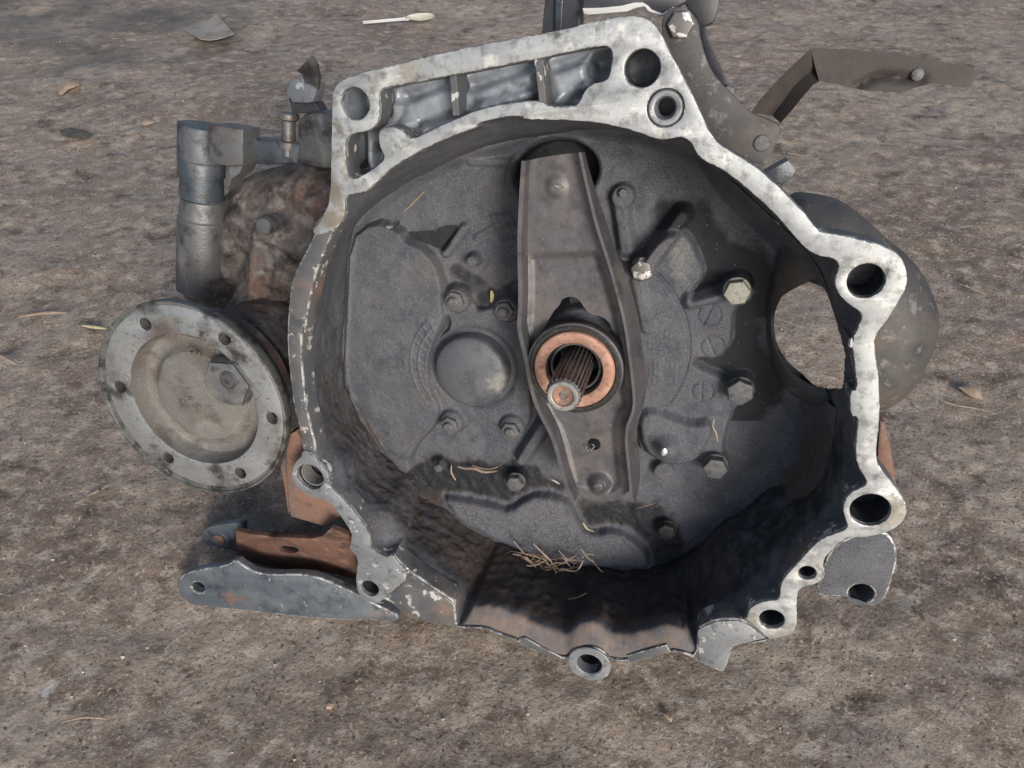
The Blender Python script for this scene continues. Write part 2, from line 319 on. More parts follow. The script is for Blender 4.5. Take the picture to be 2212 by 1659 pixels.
def hfield(outline, holes, res, dfun, skirt=None):
    """relief: grid over the outline, boundary snapped to it; dfun(U,V)->depth (and a dict of attributes)"""
    outline = np.asarray(outline, float); lo = outline.min(0) - 2 * res; hi = outline.max(0) + 2 * res
    xs = np.arange(lo[0], hi[0], res); ys = np.arange(lo[1], hi[1], res); U, V = np.meshgrid(xs, ys, indexing='ij')
    ins = inside(outline, U, V); dist, bx, by = pdist(outline, U, V)
    for h in holes:
        ih = inside(h, U, V); dh, hx, hy = pdist(h, U, V); ins &= ~ih; m = dh < dist; dist = np.where(m, dh, dist); bx = np.where(m, hx, bx); by = np.where(m, hy, by)
    cell = ins[:-1, :-1] | ins[1:, :-1] | ins[:-1, 1:] | ins[1:, 1:]
    far = dist > res * 2.2
    bad = (~ins) & far; cell &= ~(bad[:-1, :-1] | bad[1:, :-1] | bad[:-1, 1:] | bad[1:, 1:])
    U = np.where(ins, U, bx); V = np.where(ins, V, by)
    D, at = dfun(U, V)
    ny = U.shape[1]; id0 = np.arange(U.size).reshape(U.shape)
    q = np.stack([id0[:-1, :-1], id0[1:, :-1], id0[1:, 1:], id0[:-1, 1:]], -1)[cell]
    used = np.zeros(U.size, bool); used[q.ravel()] = True; remap = np.cumsum(used) - 1; q = remap[q]
    Vv = np.stack([U.ravel(), V.ravel(), -D.ravel()], 1)[used]
    at = {k: v.ravel()[used] for k, v in at.items()}
    if skirt:
        e = np.concatenate([q[:, [0, 1]], q[:, [1, 2]], q[:, [2, 3]], q[:, [3, 0]]]); key = e[:, 0].astype(np.int64) * 10 ** 7 + e[:, 1]; rk = e[:, 1].astype(np.int64) * 10 ** 7 + e[:, 0]
        be = e[~np.isin(key, rk)]; ids = np.unique(be); mp = {int(a): len(Vv) + i for i, a in enumerate(ids)}
        nv = Vv[ids].copy(); nv[:, 2] -= skirt; Vv = np.concatenate([Vv, nv]); at = {k: np.concatenate([v, v[ids]]) for k, v in at.items()}
        q = np.concatenate([q, np.array([[b, a, mp[int(a)], mp[int(b)]] for a, b in be])])
    return Vv, q, at
def empty(name, M, label, cat, group=None):
    o = bpy.data.objects.new(name, None); COL.objects.link(o); o.empty_display_size = .02; o.matrix_world = M
    o["label"] = label; o["category"] = cat
    if group: o["group"] = group
    return o
def tag(o, label, cat, group=None):
    o["label"] = label; o["category"] = cat
    if group: o["group"] = group
    return o
def L2(pts, d): return np.array([F2(x, y, d) for x, y in pts])
def ptsp(P, d): return F(P[0], P[1], d)
# ------------------------------------------------------------------ the floor (one sheet, finer near the gearbox)
def floor():
    def axis(c0, c1, st, far, g=1.16):
        mid = list(np.arange(c0, c1, st)); l = [c0]; s = st
        while l[-1] > -far: s *= g; l.append(l[-1] - s)
        r = [mid[-1]]; s = st
        while r[-1] < far: s *= g; r.append(r[-1] + s)
        return np.array(l[::-1][:-1] + mid + r[1:])
    xs = axis(-750, 850, 4., 30000); ys = axis(80, 1500, 4., 30000)
    X, Y = np.meshgrid(xs, ys, indexing='ij')
    Z = fbm(X / 160, Y / 110, 3) * 7 + fbm(X / 34, Y / 22, 4) * 2.2 + fbm(X / 9, Y / 8, 2) * 1.5
    amp = np.exp(-np.maximum(0, np.hypot(X, Y - 700) - 1500) / 1500); Z = Z * amp - 3.0
    st = floorpt(100, 30); dd = np.hypot((X - st[0]) / 1.6, (Y - st[1]))
    dark_corner = .42 * (1 - sst(dd + fbm(X / 60, Y / 60, 3) * 160, 120, 480))  # floor colour darker towards the far left corner
    s2 = floorpt(97, 1487); powder = .55 * (1 - sst(np.hypot(X - s2[0], Y - s2[1]), 1, 17)) - .1
    id0 = np.arange(X.size).reshape(X.shape); q = np.stack([id0[:-1, :-1], id0[1:, :-1], id0[1:, 1:], id0[:-1, 1:]], -1).reshape(-1, 4)
    o = mk("ground", np.stack([X.ravel(), Y.ravel(), Z.ravel()], 1), q, FLOOR, kind="structure", angle=180, attrs=dict(dark_corner=dark_corner.ravel(), powder=powder.ravel()))
    tag(o, "brown grey dirty concrete ground with fine grit and streaks", "ground"); del o["category"]
floor()
# ------------------------------------------------------------------ the gearbox
base = Vector((O[0] / 1000 + .02, O[1] / 1000 + .12, 0)); RM = Matrix.Translation(base)
GB = empty("gearbox", RM, "old car gearbox on the dirty floor, its open bell housing facing the viewer", "gearbox")
ROOTM["gearbox"] = RM.inverted() @ Mf
# --- outlines, measured on the mating face
OUT_A = (K('C1', (40, 1640), (130, 1490), (180, 1380), (185, 1100), (190, 800), (195, 660), (215, 590), (255, 553), (320, 525), (600, 450), (1100, 330), (1640, 230), (1900, 180)) +
         K('C2', (400, 172), (640, 120), (720, 108), (810, 108), (890, 130), (950, 190), (980, 240), (1040, 370), (1150, 560), (1250, 780), (1330, 950), (1440, 1040), (1600, 1130), (1700, 1210), (1800, 1300), (1900, 1400), (2000, 1510), (2060, 1590)) +
         K('C3', (800, 775), (980, 800), (1180, 850), (1290, 890), (1350, 930), (1390, 990), (1410, 1080), (1400, 1160), (1370, 1220), (1300, 1340), (1240, 1420), (1190, 1490), (1175, 1540)) +
         K('C4', (1180, 50), (1190, 150), (1210, 280), (1218, 450), (1215, 600), (1200, 720), (1190, 850), (1215, 905), (1290, 1000), (1360, 1090), (1400, 1160), (1405, 1230), (1385, 1275), (1340, 1320), (1280, 1355), (1180, 1385), (1080, 1395), (1000, 1390), (940, 1430), (880, 1490), (840, 1530), (825, 1580), (830, 1620)) +
         K('C5', (1835, 650), (1820, 690), (1760, 725), (1700, 735), (1660, 755), (1642, 790), (1640, 850), (1642, 980), (1630, 1030), (1600, 1065), (1550, 1085), (1450, 1105), (1300, 1130), (1200, 1160), (1185, 1200), (1165, 1270), (1140, 1325), (1120, 1335), (1050, 1305), (950, 1262)))
IN_A = (K('C5', (948, 1035), (1000, 1000), (1080, 970), (1180, 965), (1270, 975), (1285, 955), (1310, 890), (1370, 850), (1430, 835), (1500, 830), (1520, 800), (1525, 720), (1545, 680), (1600, 620), (1680, 530), (1760, 440), (1830, 395), (1900, 370), (1970, 345), (1990, 315)) +
        K('C4', (985, 1290), (960, 1220), (965, 1150), (1000, 1090), (1080, 1050), (1120, 1030), (1120, 990), (1075, 930), (1050, 860), (1045, 800), (1055, 650), (1065, 560), (1010, 555), (1005, 380), (1060, 375), (1045, 250), (1030, 120), (1018, 60), (1025, 0)) +
        K('C3', (1015, 1590), (1030, 1500), (1070, 1420), (1090, 1360), (1075, 1320), (1000, 1280), (940, 1220), (905, 1150), (905, 1090), (925, 1030), (930, 1000), (905, 965), (850, 950), (780, 940), (700, 890), (620, 800), (540, 710), (440, 600), (300, 480), (180, 380), (60, 310)) +
        K('C2', (1300, 1130), (1230, 1080), (1200, 1020), (1180, 985), (1140, 955), (1100, 950), (1040, 960), (980, 970), (930, 960), (800, 910), (600, 860), (400, 835), (200, 830), (30, 828), (15, 800), (0, 797)) +
        K('C1', (1510, 800), (1350, 815), (1220, 845), (1190, 860), (1190, 885), (1060, 925), (870, 1010), (700, 1100), (560, 1200), (480, 1280), (430, 1330), (320, 1345), (285, 1370), (280, 1420), (290, 1490), (240, 1560)))
LEFT_IN = K('D2', (455, 610), (400, 700), (330, 850), (280, 960), (230, 1100), (190, 1300), (165, 1480)) + K('D5', (150, 300), (140, 480), (150, 650), (170, 850), (200, 1000), (240, 1150))
LEFT_OUT = K('D5', (150, 1180), (120, 1000), (88, 900), (60, 700), (38, 450), (40, 300), (50, 180)) + K('D2', (60, 1180), (80, 1090), (130, 980), (190, 870), (240, 760), (300, 650))
LUG_OUT = K('C7', (1540, 350), (1530, 390), (1490, 430), (1465, 480), (1465, 540), (1490, 590), (1540, 640), (1600, 670), (1680, 685), (1730, 710), (1800, 800), (1880, 920), (1870, 980), (1865, 1030), (1910, 1080), (1920, 1120), (1915, 1180), (1905, 1250), (1920, 1330), (1960, 1380), (2020, 1405), (2070, 1405), (2110, 1395))
LUG_IN = K('C7', (1620, 360), (1640, 430), (1700, 480), (1720, 520), (1720, 590), (1760, 630), (1850, 720), (1950, 850), (2005, 930), (2000, 1000), (2040, 1050), (2110, 1090), (2160, 1070)) + K('C6', (800, 555), (900, 640), (1040, 740), (1150, 810), (1205, 855))
LIP = K('C6', (1225, 1025), (1420, 1030), (1500, 1070), (1650, 1120), (1680, 1150), (1800, 1195), (1920, 1235)) + [(1225, 1424), (1240, 1408), (1272, 1400), (1302, 1408), (1318, 1428)] + K('C5', (470, 1260), (650, 1225), (770, 1190), (850, 1200))
LUG_LOW = K('C6', (800, 880), (850, 920), (960, 965), (1020, 990), (1060, 985), (1120, 1000), (1200, 1025))
LIPR = LIP[::-1]
inner_px = IN_A[::-1]                       # top left -> right -> bottom right (C5 948,1035)
inner_px = inner_px + K('C5', (940, 1235)) + LIPR + K('C6', (1215, 1000)) + LUG_IN[::-1] + LEFT_IN[::-1]
INNER = smooth_loop(L2(inner_px, 0), 1)
lip_off = [(x - 1, y + 5) for x, y in LIPR]
outer_px = OUT_A + lip_off + LUG_LOW[::-1] + LUG_OUT[::-1] + LEFT_OUT
OUTER = smooth_loop(L2(outer_px, 0), 1)
POCKET = K('C1', (545, 610), (1000, 530), (1600, 410), (2050, 318), (2110, 325), (2135, 370), (2110, 530), (2060, 565), (1980, 580), (1930, 640), (1900, 710), (1860, 735), (1700, 735), (1640, 700), (1500, 695), (1200, 750), (1010, 840), (870, 900), (740, 965), (700, 930), (670, 890), (600, 870), (540, 885), (510, 930), (520, 1010), (555, 1080), (540, 1120), (440, 1190), (340, 1240), (300, 1210), (290, 1100), (290, 960), (330, 925), (430, 915), (490, 880), (520, 810), (525, 700), (520, 640))
POCK2 = smooth_loop(L2(POCKET, 0), 1)
def hole_from(c, x0, x1, y0, y1):
    """a round hole of the face, from its measured extent"""
    a, b = K(c, (x0, y0), (x1, y1)); cx, cy = (a[0] + b[0]) / 2, (a[1] + b[1]) / 2
    c0 = F2(cx, cy); r = .25 * (np.linalg.norm(F2(b[0], cy) - F2(a[0], cy)) + np.linalg.norm(F2(cx, b[1]) - F2(cx, a[1])))
    return c0, r
H = dict(tl=hole_from('C1', 262, 445, 605, 830), tr=hole_from('C2', 722, 965, 338, 608), bush=hole_from('C2', 880, 1130, 612, 882), right=hole_from('C3', 990, 1250, 998, 1228),
         rb=hole_from('C4', 1008, 1290, 1097, 1312), b1=hole_from('C5', 1653, 1767, 598, 688), b2=hole_from('C5', 1378, 1548, 900, 1027),
         lug=hole_from('C7', 1505, 1678, 450, 612), lug2=hole_from('C7', 1945, 2062, 1255, 1352))
holes = [circ(c, r) for c, r in H.values()]
# rim body
V, Fc = prism(OUTER, [INNER, POCK2] + holes, 1.6, 16, 1.2)
mk("bell_rim", V, Fc, RIMC, GB, angle=40, edge=WORN)
# upper mating face (bright machined) : from the narrow left web over the top and down the right side
up_px = OUT_A[:-7] + K('C5', (1450, 1100), (1420, 1085), (1370, 1035), (1290, 965)) + [p for p in IN_A[5:]] + K('C1', (200, 1600))
upper = smooth_loop(L2(up_px, 0), 1)
V, Fc = prism(offs(ccw(upper), -.15), [offs(ccw(POCK2), .2)] + [circ(c, r + .25) for k, (c, r) in H.items() if k not in ('lug', 'lug2')], 0, 1.75, .45)
mk("mating_face", V, Fc, MACH, GB, angle=30, edge=WORN, label="bright machined aluminium face spotted with oxide")
lo_px = LUG_OUT + K('C6', (680, 855), (740, 800), (905, 660), (800, 560)) + LUG_IN[:-5][::-1]
V, Fc = prism(smooth_loop(L2(lo_px, 0), 1), [circ(H[k][0], H[k][1] + .25) for k in ('lug', 'lug2')], 0, 1.75, .45)
mk("lower_lug_face", V, Fc, MACHG, GB, angle=30, edge=WORN, label="blue grey machined lug face with two bolt holes")
# the recessed plates of the rim (darker sawn faces)
st_px = K('C5', (955, 1040), (1010, 1005), (1080, 978), (1180, 972), (1270, 980), (1350, 1040), (1430, 1098), (1300, 1122), (1195, 1150), (1175, 1195), (1155, 1262), (1133, 1318), (1118, 1326), (1050, 1296), (958, 1255))
V, Fc = prism(L2(st_px, 1), [], .9, 1.75, .35); mk("sawn_corner_face", V, Fc, MACHG, GB, angle=30, edge=WORN)
st_px = K('C6', (905, 665), (1040, 750), (1145, 818), (1198, 860), (1212, 1015), (1120, 992), (1020, 980), (960, 955), (850, 905), (790, 870), (750, 815))
V, Fc = prism(L2(st_px, 1), [], .9, 1.75, .35); mk("flaked_corner_face", V, Fc, RIMC, GB, angle=30, edge=WORN, label="grey corner with flaked pale paint")
# bores behind the holes
for k, (c, r) in H.items():
    thr = None
    n = 28; P = (c[0], c[1], 0)
    if thr is None:
        dp = {'tl': 30, 'rb': 24, 'lug': 17, 'b1': 14, 'b2': 16, 'bush': 26, 'tr': 24, 'right': 22}.get(k, 16)
        V, Fc = lathe((c[0], c[1], -dp), ZW, [(-1, r + 3), (dp - 3, r + 3), (dp - 3, r - .05), (0, r - .05), (0, .01)], n, close=False)
    else:
        V, Fc = lathe((c[0], c[1], -30), ZW, [(0, r + 3.2), (27, r + 3.2), (27, r - .05), (0, r - .05), (0, r + 3.2)], n, close=False)
    mk("bolt_bore", V, Fc, CRUST if k == 'lug' else BORE if k != 'tl' else POCK, GB, angle=40)
c, r = H['bush']
V, Fc = lathe((c[0], c[1], -20), ZW, [(0, r - .1), (18.5, r - .1), (19.6, r - .9), (19.8, r - 1.8), (19.2, r - 3.2), (15.5, r - 4.2), (0, r - 4.4)], 36, close=False)
mk("locating_sleeve", V, Fc, MACHG, GB, angle=40)
c, r = H['lug']
parts = [torus((c[0] + 1.2, c[1] + .6, -3 - i * 1.8), ZW, r - 1.0, .7, 24, 6) for i in range(7)]
V, Fc = merge(parts); mk("screw_thread", V, Fc, SHTIP, GB, angle=60)
# pocket floor
PC = [F2(x, y, 26) for x, y in K('C1', (860, 740), (1330, 640), (1900, 520))]
def dpock(U, V):
    d = pdist(POCK2, U, V)[0]; D = 28 - 6 * (1 - sst(d, 0, 6))
    for (c, rx, ry) in ((F2(*K('C1', (890, 740))[0], 22), 24, 9), (F2(*K('C1', (1400, 640))[0], 22), 27, 8), (F2(*K('C1', (1860, 560))[0], 24), 13, 9)):
        a = math.radians(12); x = (U - c[0]) * math.cos(a) + (V - c[1]) * math.sin(a); y = -(U - c[0]) * math.sin(a) + (V - c[1]) * math.cos(a)
        q = np.maximum(np.abs(x) / rx, np.abs(y) / ry); D = D - 11 * (1 - sst(q, .45, 1.15))
    c = F2(*K('C1', (400, 1090))[0], 20); D = D + 8 * (1 - sst(np.hypot(U - c[0], V - c[1]), 8, 22))
    return D + fbm(U / 6, V / 6, 3) * .5, {}
V, q, at = hfield(offs(ccw(POCK2), 1.0), [], 1.2, dpock); mk("pocket_floor", V, q, POCK, GB, angle=60)
for a, b in ((K('C1', (1030, 520), (1048, 760))), (K('C1', (1615, 400), (1650, 700)))):
    A, B = F2(*a, 4), F2(*b, 4); d = (B - A) / np.linalg.norm(B - A); n_ = np.array([-d[1], d[0]]) * 1.9; A = A - d * 2; B = B + d * 3
    V, Fc = prism(np.array([A + n_, A - n_, B - n_, B + n_]), [], 3.5, 27, .7); mk("pocket_rib", V, Fc, RIMC, GB, angle=30)
# pocket side wall (the sloping inner skin)
# --- bell interior relief
floor_px = (K('D5', (450, 150), (430, 500), (440, 750), (560, 950), (700, 1200), (900, 1450), (1000, 1530)) + K('D6', (330, 620), (420, 700), (560, 780), (700, 850), (1000, 965), (1300, 1020), (1600, 1030), (1740, 1020)) +
            [(1500, 1212), (1575, 1165), (1645, 1110), (1700, 1050), (1758, 980), (1782, 850), (1782, 690), (1755, 545), (1650, 452), (1560, 370), (1485, 322), (1400, 292), (1285, 277), (1200, 285), (1120, 300)] +
            K('D2', (1300, 230), (1100, 310), (850, 440), (650, 590), (520, 700), (470, 830)))
FLOORP = smooth_loop(L2(floor_px, 84), 1)
win_px = K('C3', (790, 1065), (700, 1120), (620, 1180), (560, 1250), (510, 1350), (495, 1440), (500, 1530), (520, 1600)) + K('C4', (560, 190), (620, 260), (700, 320), (780, 355), (860, 375), (960, 378), (975, 250), (980, 150)) + K('C3', (975, 1600), (950, 1500), (920, 1400), (890, 1300), (850, 1190), (810, 1130))
wd = [84] * 12 + [80, 74, 62, 50] + [46, 44, 44, 44, 46, 50, 60, 76]
WIN = smooth_loop(np.array([F2(x, y, d) for (x, y), d in zip(win_px, [84] * 11 + [80, 72, 60, 50] + [44] * 6 + [50, 62, 76][:max(0, len(win_px) - 21)])][:len(win_px)]), 1)
def px(c, p, d=84): x, y = K(c, p)[0]; return F2(x, y, d)
def PL(c, pts, d=84): return L2(K(c, *pts), d)
PLATE = smooth_loop(np.concatenate([PL('D2', [(470, 830), (620, 700), (800, 760), (880, 840), (1000, 920), (1080, 1030), (1120, 1180), (1150, 1320), (1100, 1450)], 78),
        PL('D5', [(1040, 500), (1060, 650), (1110, 800), (1120, 900), (1070, 1020), (1000, 1100), (950, 1150), (900, 1230), (880, 1290), (990, 1500), (900, 1450), (700, 1200), (560, 950), (440, 750), (430, 500), (450, 150)], 78)]), 1)
TRI = smooth_loop(PL('D2', [(860, 775), (960, 775), (1050, 765), (1110, 735), (1250, 730), (1150, 920), (1090, 900), (980, 860), (890, 830)], 88), 1)
TRI2 = smooth_loop(PL('D2', [(1140, 1000), (1240, 980), (1300, 1040), (1420, 1110), (1470, 1180), (1520, 1160), (1660, 1060), (1660, 1240), (1560, 1190), (1480, 1240), (1440, 1330), (1380, 1330), (1330, 1230), (1250, 1130), (1150, 1110)], 88), 1)
RECB = smooth_loop(PL('D5', [(1050, 1060), (1100, 1060), (1200, 1110), (1330, 1000), (1400, 980), (1480, 1020), (1530, 1100), (1620, 1130), (1700, 1100), (1780, 1020), (1800, 1040), (1660, 1230), (1560, 1270), (1350, 1240), (1200, 1210), (1100, 1130)], 84), 1)
CAV = smooth_loop(PL('D6', [(100, 330), (200, 230), (330, 270), (700, 290), (800, 250), (880, 300), (1000, 380), (1120, 410), (1200, 560), (1280, 560), (1560, 560), (1760, 560), (1850, 600), (1950, 800), (1960, 1000), (1760, 1010), (1700, 900), (1560, 780), (1400, 760), (1260, 780), (1180, 590), (980, 520), (860, 540), (740, 600), (520, 600), (300, 540), (180, 500), (60, 420)], 92), 1)
SHELF = smooth_loop(PL('D6', [(260, 560), (330, 540), (480, 570), (640, 600), (740, 640), (860, 545), (980, 520), (1150, 560), (1210, 640), (1250, 760), (1340, 800), (1440, 770), (1560, 800), (1690, 900), (1740, 1000), (1700, 1030), (1300, 1020), (1000, 965), (700, 855), (420, 705)], 82), 1)
SC = F2(1240, 800.2, 40)                                     # shaft axis
STAR = smooth_loop(np.concatenate([PL('D3', [(1150, 880), (1230, 800), (1330, 740), (1440, 790), (1530, 960), (1560, 1080), (1440, 1220), (1560, 1190), (1680, 1160), (1720, 1080), (1830, 1070), (1880, 1180), (1850, 1280), (1760, 1310), (1750, 1480), (1740, 1560)], 84),
        PL('D4', [(1650, 560), (1500, 545), (1480, 580), (1640, 650), (1700, 690), (1740, 650), (1880, 650), (1910, 780), (1850, 860), (1760, 900), (1720, 1010), (1680, 1180), (1720, 1250), (1690, 1330), (1620, 1360), (1540, 1300), (1500, 1240), (1380, 1290), (1200, 1250), (1060, 1150), (1000, 600), (1000, 100)], 84)]), 1)
BLOCK = smooth_loop(PL('D4', [(1090, 960), (1180, 900), (1330, 960), (1450, 1010), (1600, 990), (1600, 1080), (1540, 1180), (1480, 1260), (1380, 1300), (1250, 1270), (1120, 1180)], 76), 1)
RET = smooth_loop(PL('D5', [(1120, 60), (1220, 30), (1310, 100), (1330, 180), (1430, 220), (1480, 130), (1560, 100), (1650, 170), (1650, 300), (1680, 500), (1720, 700), (1730, 900), (1720, 1010), (1650, 1110), (1560, 1100), (1500, 1030), (1400, 970), (1300, 1010), (1240, 1080), (1140, 1080), (1080, 1000), (1110, 900), (1040, 750), (1020, 600), (1060, 430), (1180, 330), (1110, 200)], 82), 1)
DOME = px('D5', (1320, 640), 76); DOMR = 27.5
OVAL = px('D3', (520, 370), 92)
def interior(U, V):
    ang = np.degrees(np.arctan2(V - SC[1], U - SC[0]))       # 0 right, 90 top, -90 bottom
    edge = sd(FLOORP, U, V); fl = np.ones(U.shape)
    D = np.full(U.shape, 96.)
    # features lying on the bell floor (signed distances, mm)
    def lift(P, d, wdt, D, m=None):
        s = sst(sd(P, U, V), -wdt * .5, wdt * .5)
        return D * (1 - s) + d * s
    E = D.copy()
    E = E + 10 * sst(sd(STAR, U, V), -1, -10) * sst(U, 30, 60)
    rightw = sst(U, 40, 90) * (1 - sst(V, 60, 110) * .3)
    E = E - 42 * (np.clip(1 - edge / 34, 0, 1.1) ** 2.2) * rightw
    E = lift(PLATE, 80, 5, E)
    E = lift(TRI, 114, 2.5, E)
    E = lift(TRI2, 106, 4, E)
    E = lift(RECB, 94, 4, E)
    E = lift(CAV, 110, 8, E)
    E = lift(SHELF, 84, 9, E)
    rs = np.hypot(U - SC[0], V - SC[1])
    E = lift(STAR, 83, 6, E)
    m = (V > -75) & (U > SC[0] - 8)
    E = np.where(m, np.minimum(E, E * sst(rs, 69, 71) + (1 - sst(rs, 69, 71)) * 81), E)
    E = E + 1.3 * np.exp(-((rs - 70.5) / .9) ** 2) * (ang > -38) * (ang < 48)
    E = lift(RET, 85, 3, E)
    rd = np.hypot(U - DOME[0], V - DOME[1]); E = E + 3 * np.exp(-((rd - DOMR - 2) / 3.2) ** 2) * (rd > DOMR - 3)
    # shaft bearing neck
    E = np.minimum(E, 92 - 22 * (1 - sst(rs, 30, 36)))
    # dark oval opening at the top of the fork, and its lip
    a = math.radians(6); x = (U - OVAL[0]) * math.cos(a) + (V - OVAL[1]) * math.sin(a); y = -(U - OVAL[0]) * math.sin(a) + (V - OVAL[1]) * math.cos(a)
    qo = np.hypot(x / 29, y / 21); E = E + 20 * (1 - sst(qo, .86, 1.0)) - 2.0 * np.exp(-((qo - 1.08) / .07) ** 2)
    # ribs
    for a_, b_, wd_, hh in ((px('D3', (1180, 960)), px('D3', (1400, 660)), 6.5, 15), (px('D3', (960, 560)), px('D3', (1010, 900)), 6.5, 7), (px('D3', (1090, 1100)), px('D3', (1160, 1420)), 5.0, 3),
                            (px('D4', (440, 1010)), px('D4', (290, 1240)), 6.5, 12), (px('D2', (1130, 930)), px('D2', (1260, 760)), 4.0, 5), (px('D2', (1330, 830)), px('D2', (1480, 740)), 2.0, 1.2),
                            (px('D3', (1460, 1240)), px('D3', (1700, 1180)), 6, 6), (px('D3', (300, 300)), px('D3', (-80, 300)), 3, 2)):
        c = capsule(a_, b_, U, V); E = E - hh * (1 - sst(c, wd_ * .35, wd_ * 1.25))
    # bosses under bolts
    for c_, p_, r_, dd in BOSS:
        c0 = px(c_, p_, dd); q = np.hypot(U - c0[0], V - c0[1]); E = np.minimum(E, dd + (E - dd) * sst(q, r_, r_ + 2.5))
    # block with its domed lump and peg
    E = lift(BLOCK, 76, 6, E)
    c0 = px('D4', (1300, 1170), 72); q = np.hypot(U - c0[0], V - c0[1]); E = E - 9 * np.exp(-(q / 8.5) ** 2.6)
    c0 = px('D4', (1270, 1330), 84); q = np.hypot(U - c0[0], V - c0[1]); E = np.minimum(E, 84 + 30 * sst(q, 7, 9))
    c0 = px('D4', (1000, 560)[:2], 84)
    E = E - 9 * (1 - sst(edge, -1, 9)) ** 1.6
    # engraved discs
    for c_, p_, r_ in (('D4', (1583, 240), 7.3), ('D4', (1603, 462), 7.5), ('D4', (1537, 768), 7.1)):
        c0 = px(c_, p_, 84); q = np.hypot(U - c0[0], V - c0[1]); E = E + 1.2 * np.exp(-((q - r_) / .55) ** 2)
        sl_ = px(c_, (p_[0] + (22 if p_[0] == 1583 else -30 if p_[0] == 1603 else -4), p_[1] - 62), 84); s2 = px(c_, (p_[0] - (30 if p_[0] == 1583 else -30 if p_[0] == 1603 else -2) - (8), p_[1] + 62), 84)
        E = E + 1.3 * np.exp(-(capsule(sl_, s2, U, V) / .6) ** 2)
    # raised casting grid on the left plate
    def gridlines(org, e1, e2, n1, n2, hh, D_, jag):
        nonlocal E
        org = px('D5', org, 80); A = px('D5', e1, 80) - org; B = px('D5', e2, 80) - org
        for i in range(n1 + 1):
            p = org + A * i / n1; E = E - hh * np.exp(-(capsule(p, p + B * (1 if i % 2 else .93), U, V) / .6) ** 2)
        for j in range(n2 + 1):
            p = org + B * j / n2; E = E - hh * np.exp(-(capsule(p - A * jag * ((j * 7) % 3) / 3, p + A * (1 + jag * ((j * 5) % 3) / 3), U, V) / .6) ** 2)
    gr_, ga = np.hypot(U - DOME[0], V - DOME[1]), np.degrees(np.arctan2(V - DOME[1], U - DOME[0])) % 360
    onb = (sst(gr_, 29.5, 30.2) * (1 - sst(gr_, 48.6, 49.4))) * sst(ga, 124, 126) * (1 - sst(ga, 219, 221)) * sst(sd(PLATE, U, V), 0, 3) * (.75 + .5 * vnoise(U / 9, V / 9))
    ln = np.exp(-(((gr_ - 30 + 3.1) % 6.2 - 3.1) / .55) ** 2) + np.exp(-((((ga + gr_ * .5) % 8.5) - 4.25) * gr_ / 57.3 / .55) ** 2)
    E = E - 1.3 * np.clip(ln, 0, 1) * onb
    gridlines((1370, -330) if False else (1430, -420), (1560, -440), (1500, -250), 3, 2, 1.5, 0, .1)
    # faint raised casting marks beside the fork
    for p_ in ((1300, 370), (1260, 500), (1220, 590), (1180, 450), (1340, 590), (1190, 640), (1330, 690), (1180, 700)):
        c0 = px('D4', p_, 81); x = U - c0[0]; y = V - c0[1]; q = np.maximum(np.abs(x) / 1.9, np.abs(y) / 2.6); E = E - .5 * np.exp(-((q - .9) / .22) ** 2)
    # small cast holes
    c0 = px('D2', (755, 735), 80); q = np.hypot(U - c0[0], V - c0[1]); E = E + 4 * (1 - sst(q, 1.6, 2.6))
    # smooth casting skin, rough sand skin on the wall
    E = E + fbm(U / 14, V / 14, 3) * .9 + fbm(U / 3.5, V / 3.5, 3) * .22
    cav = sst(sd(CAV, U, V) + fbm(U / 9, V / 9, 3) * 5, -8, 8); E = E + fbm(U / 5, V / 5, 3) * 1.5 * cav
    # dirt and rust cover, with recess shade and a lit shelf in the colour (oily dust lies on the lower half of the wall)
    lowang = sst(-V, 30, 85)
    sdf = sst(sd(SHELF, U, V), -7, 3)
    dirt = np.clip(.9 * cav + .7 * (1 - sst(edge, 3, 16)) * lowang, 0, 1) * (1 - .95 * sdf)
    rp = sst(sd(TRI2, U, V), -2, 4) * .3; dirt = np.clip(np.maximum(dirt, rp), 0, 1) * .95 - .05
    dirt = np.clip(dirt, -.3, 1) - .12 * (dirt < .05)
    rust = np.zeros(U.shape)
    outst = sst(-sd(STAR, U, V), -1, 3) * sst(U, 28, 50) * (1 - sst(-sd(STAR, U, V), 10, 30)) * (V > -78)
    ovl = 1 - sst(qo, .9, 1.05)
    soot_shade = np.clip(np.maximum.reduce([sst(sd(TRI, U, V), -1.5, 1.5) * .8, sst(sd(TRI2, U, V), -2, 3) * .6, outst * .85, ovl * .9, sst(sd(RECB, U, V), -2, 4) * .15, cav * (1 - sdf) * .78]), 0, 1)  # shade of the recesses painted as dark colour, over some soot
    soot_shade = np.where((rs < 70) & (U > SC[0]), soot_shade * .3 + ovl * .6, soot_shade) - .05
    tr = px('D3', (1390, 960)); q = np.hypot((U - tr[0]) / 10, (V - tr[1]) / 20); bare_lit = .45 * (1 - sst(q, .5, 1.2))
    bare_lit = np.maximum(bare_lit, .36 * sst(sd(SHELF, U, V), 0, 8))  # shelf coloured paler so that it looks lit
    return E, dict(dirt=dirt, rust=rust, bare_lit=bare_lit, soot_shade=soot_shade)
_p = F2(985, 1357) - SC; _q = F2(1508, 1405) - SC
LA0 = math.degrees(math.atan2(_p[1], _p[0])); LA1 = math.degrees(math.atan2(_q[1], _q[0]))
def resloop(P, m, it):
    P = np.vstack([P, P[:1]]); q = np.r_[0, np.cumsum(np.linalg.norm(np.diff(P, axis=0), axis=1))]; t = np.linspace(0, q[-1], m, endpoint=False)
    P = np.stack([np.interp(t, q, P[:, i]) for i in range(2)], 1)
    for _ in range(it): P = .5 * P + .25 * (np.roll(P, 1, 0) + np.roll(P, -1, 0))
    return P
INS = resloop(INNER, 260, 24); FLOORP = resloop(FLOORP, 220, 10)
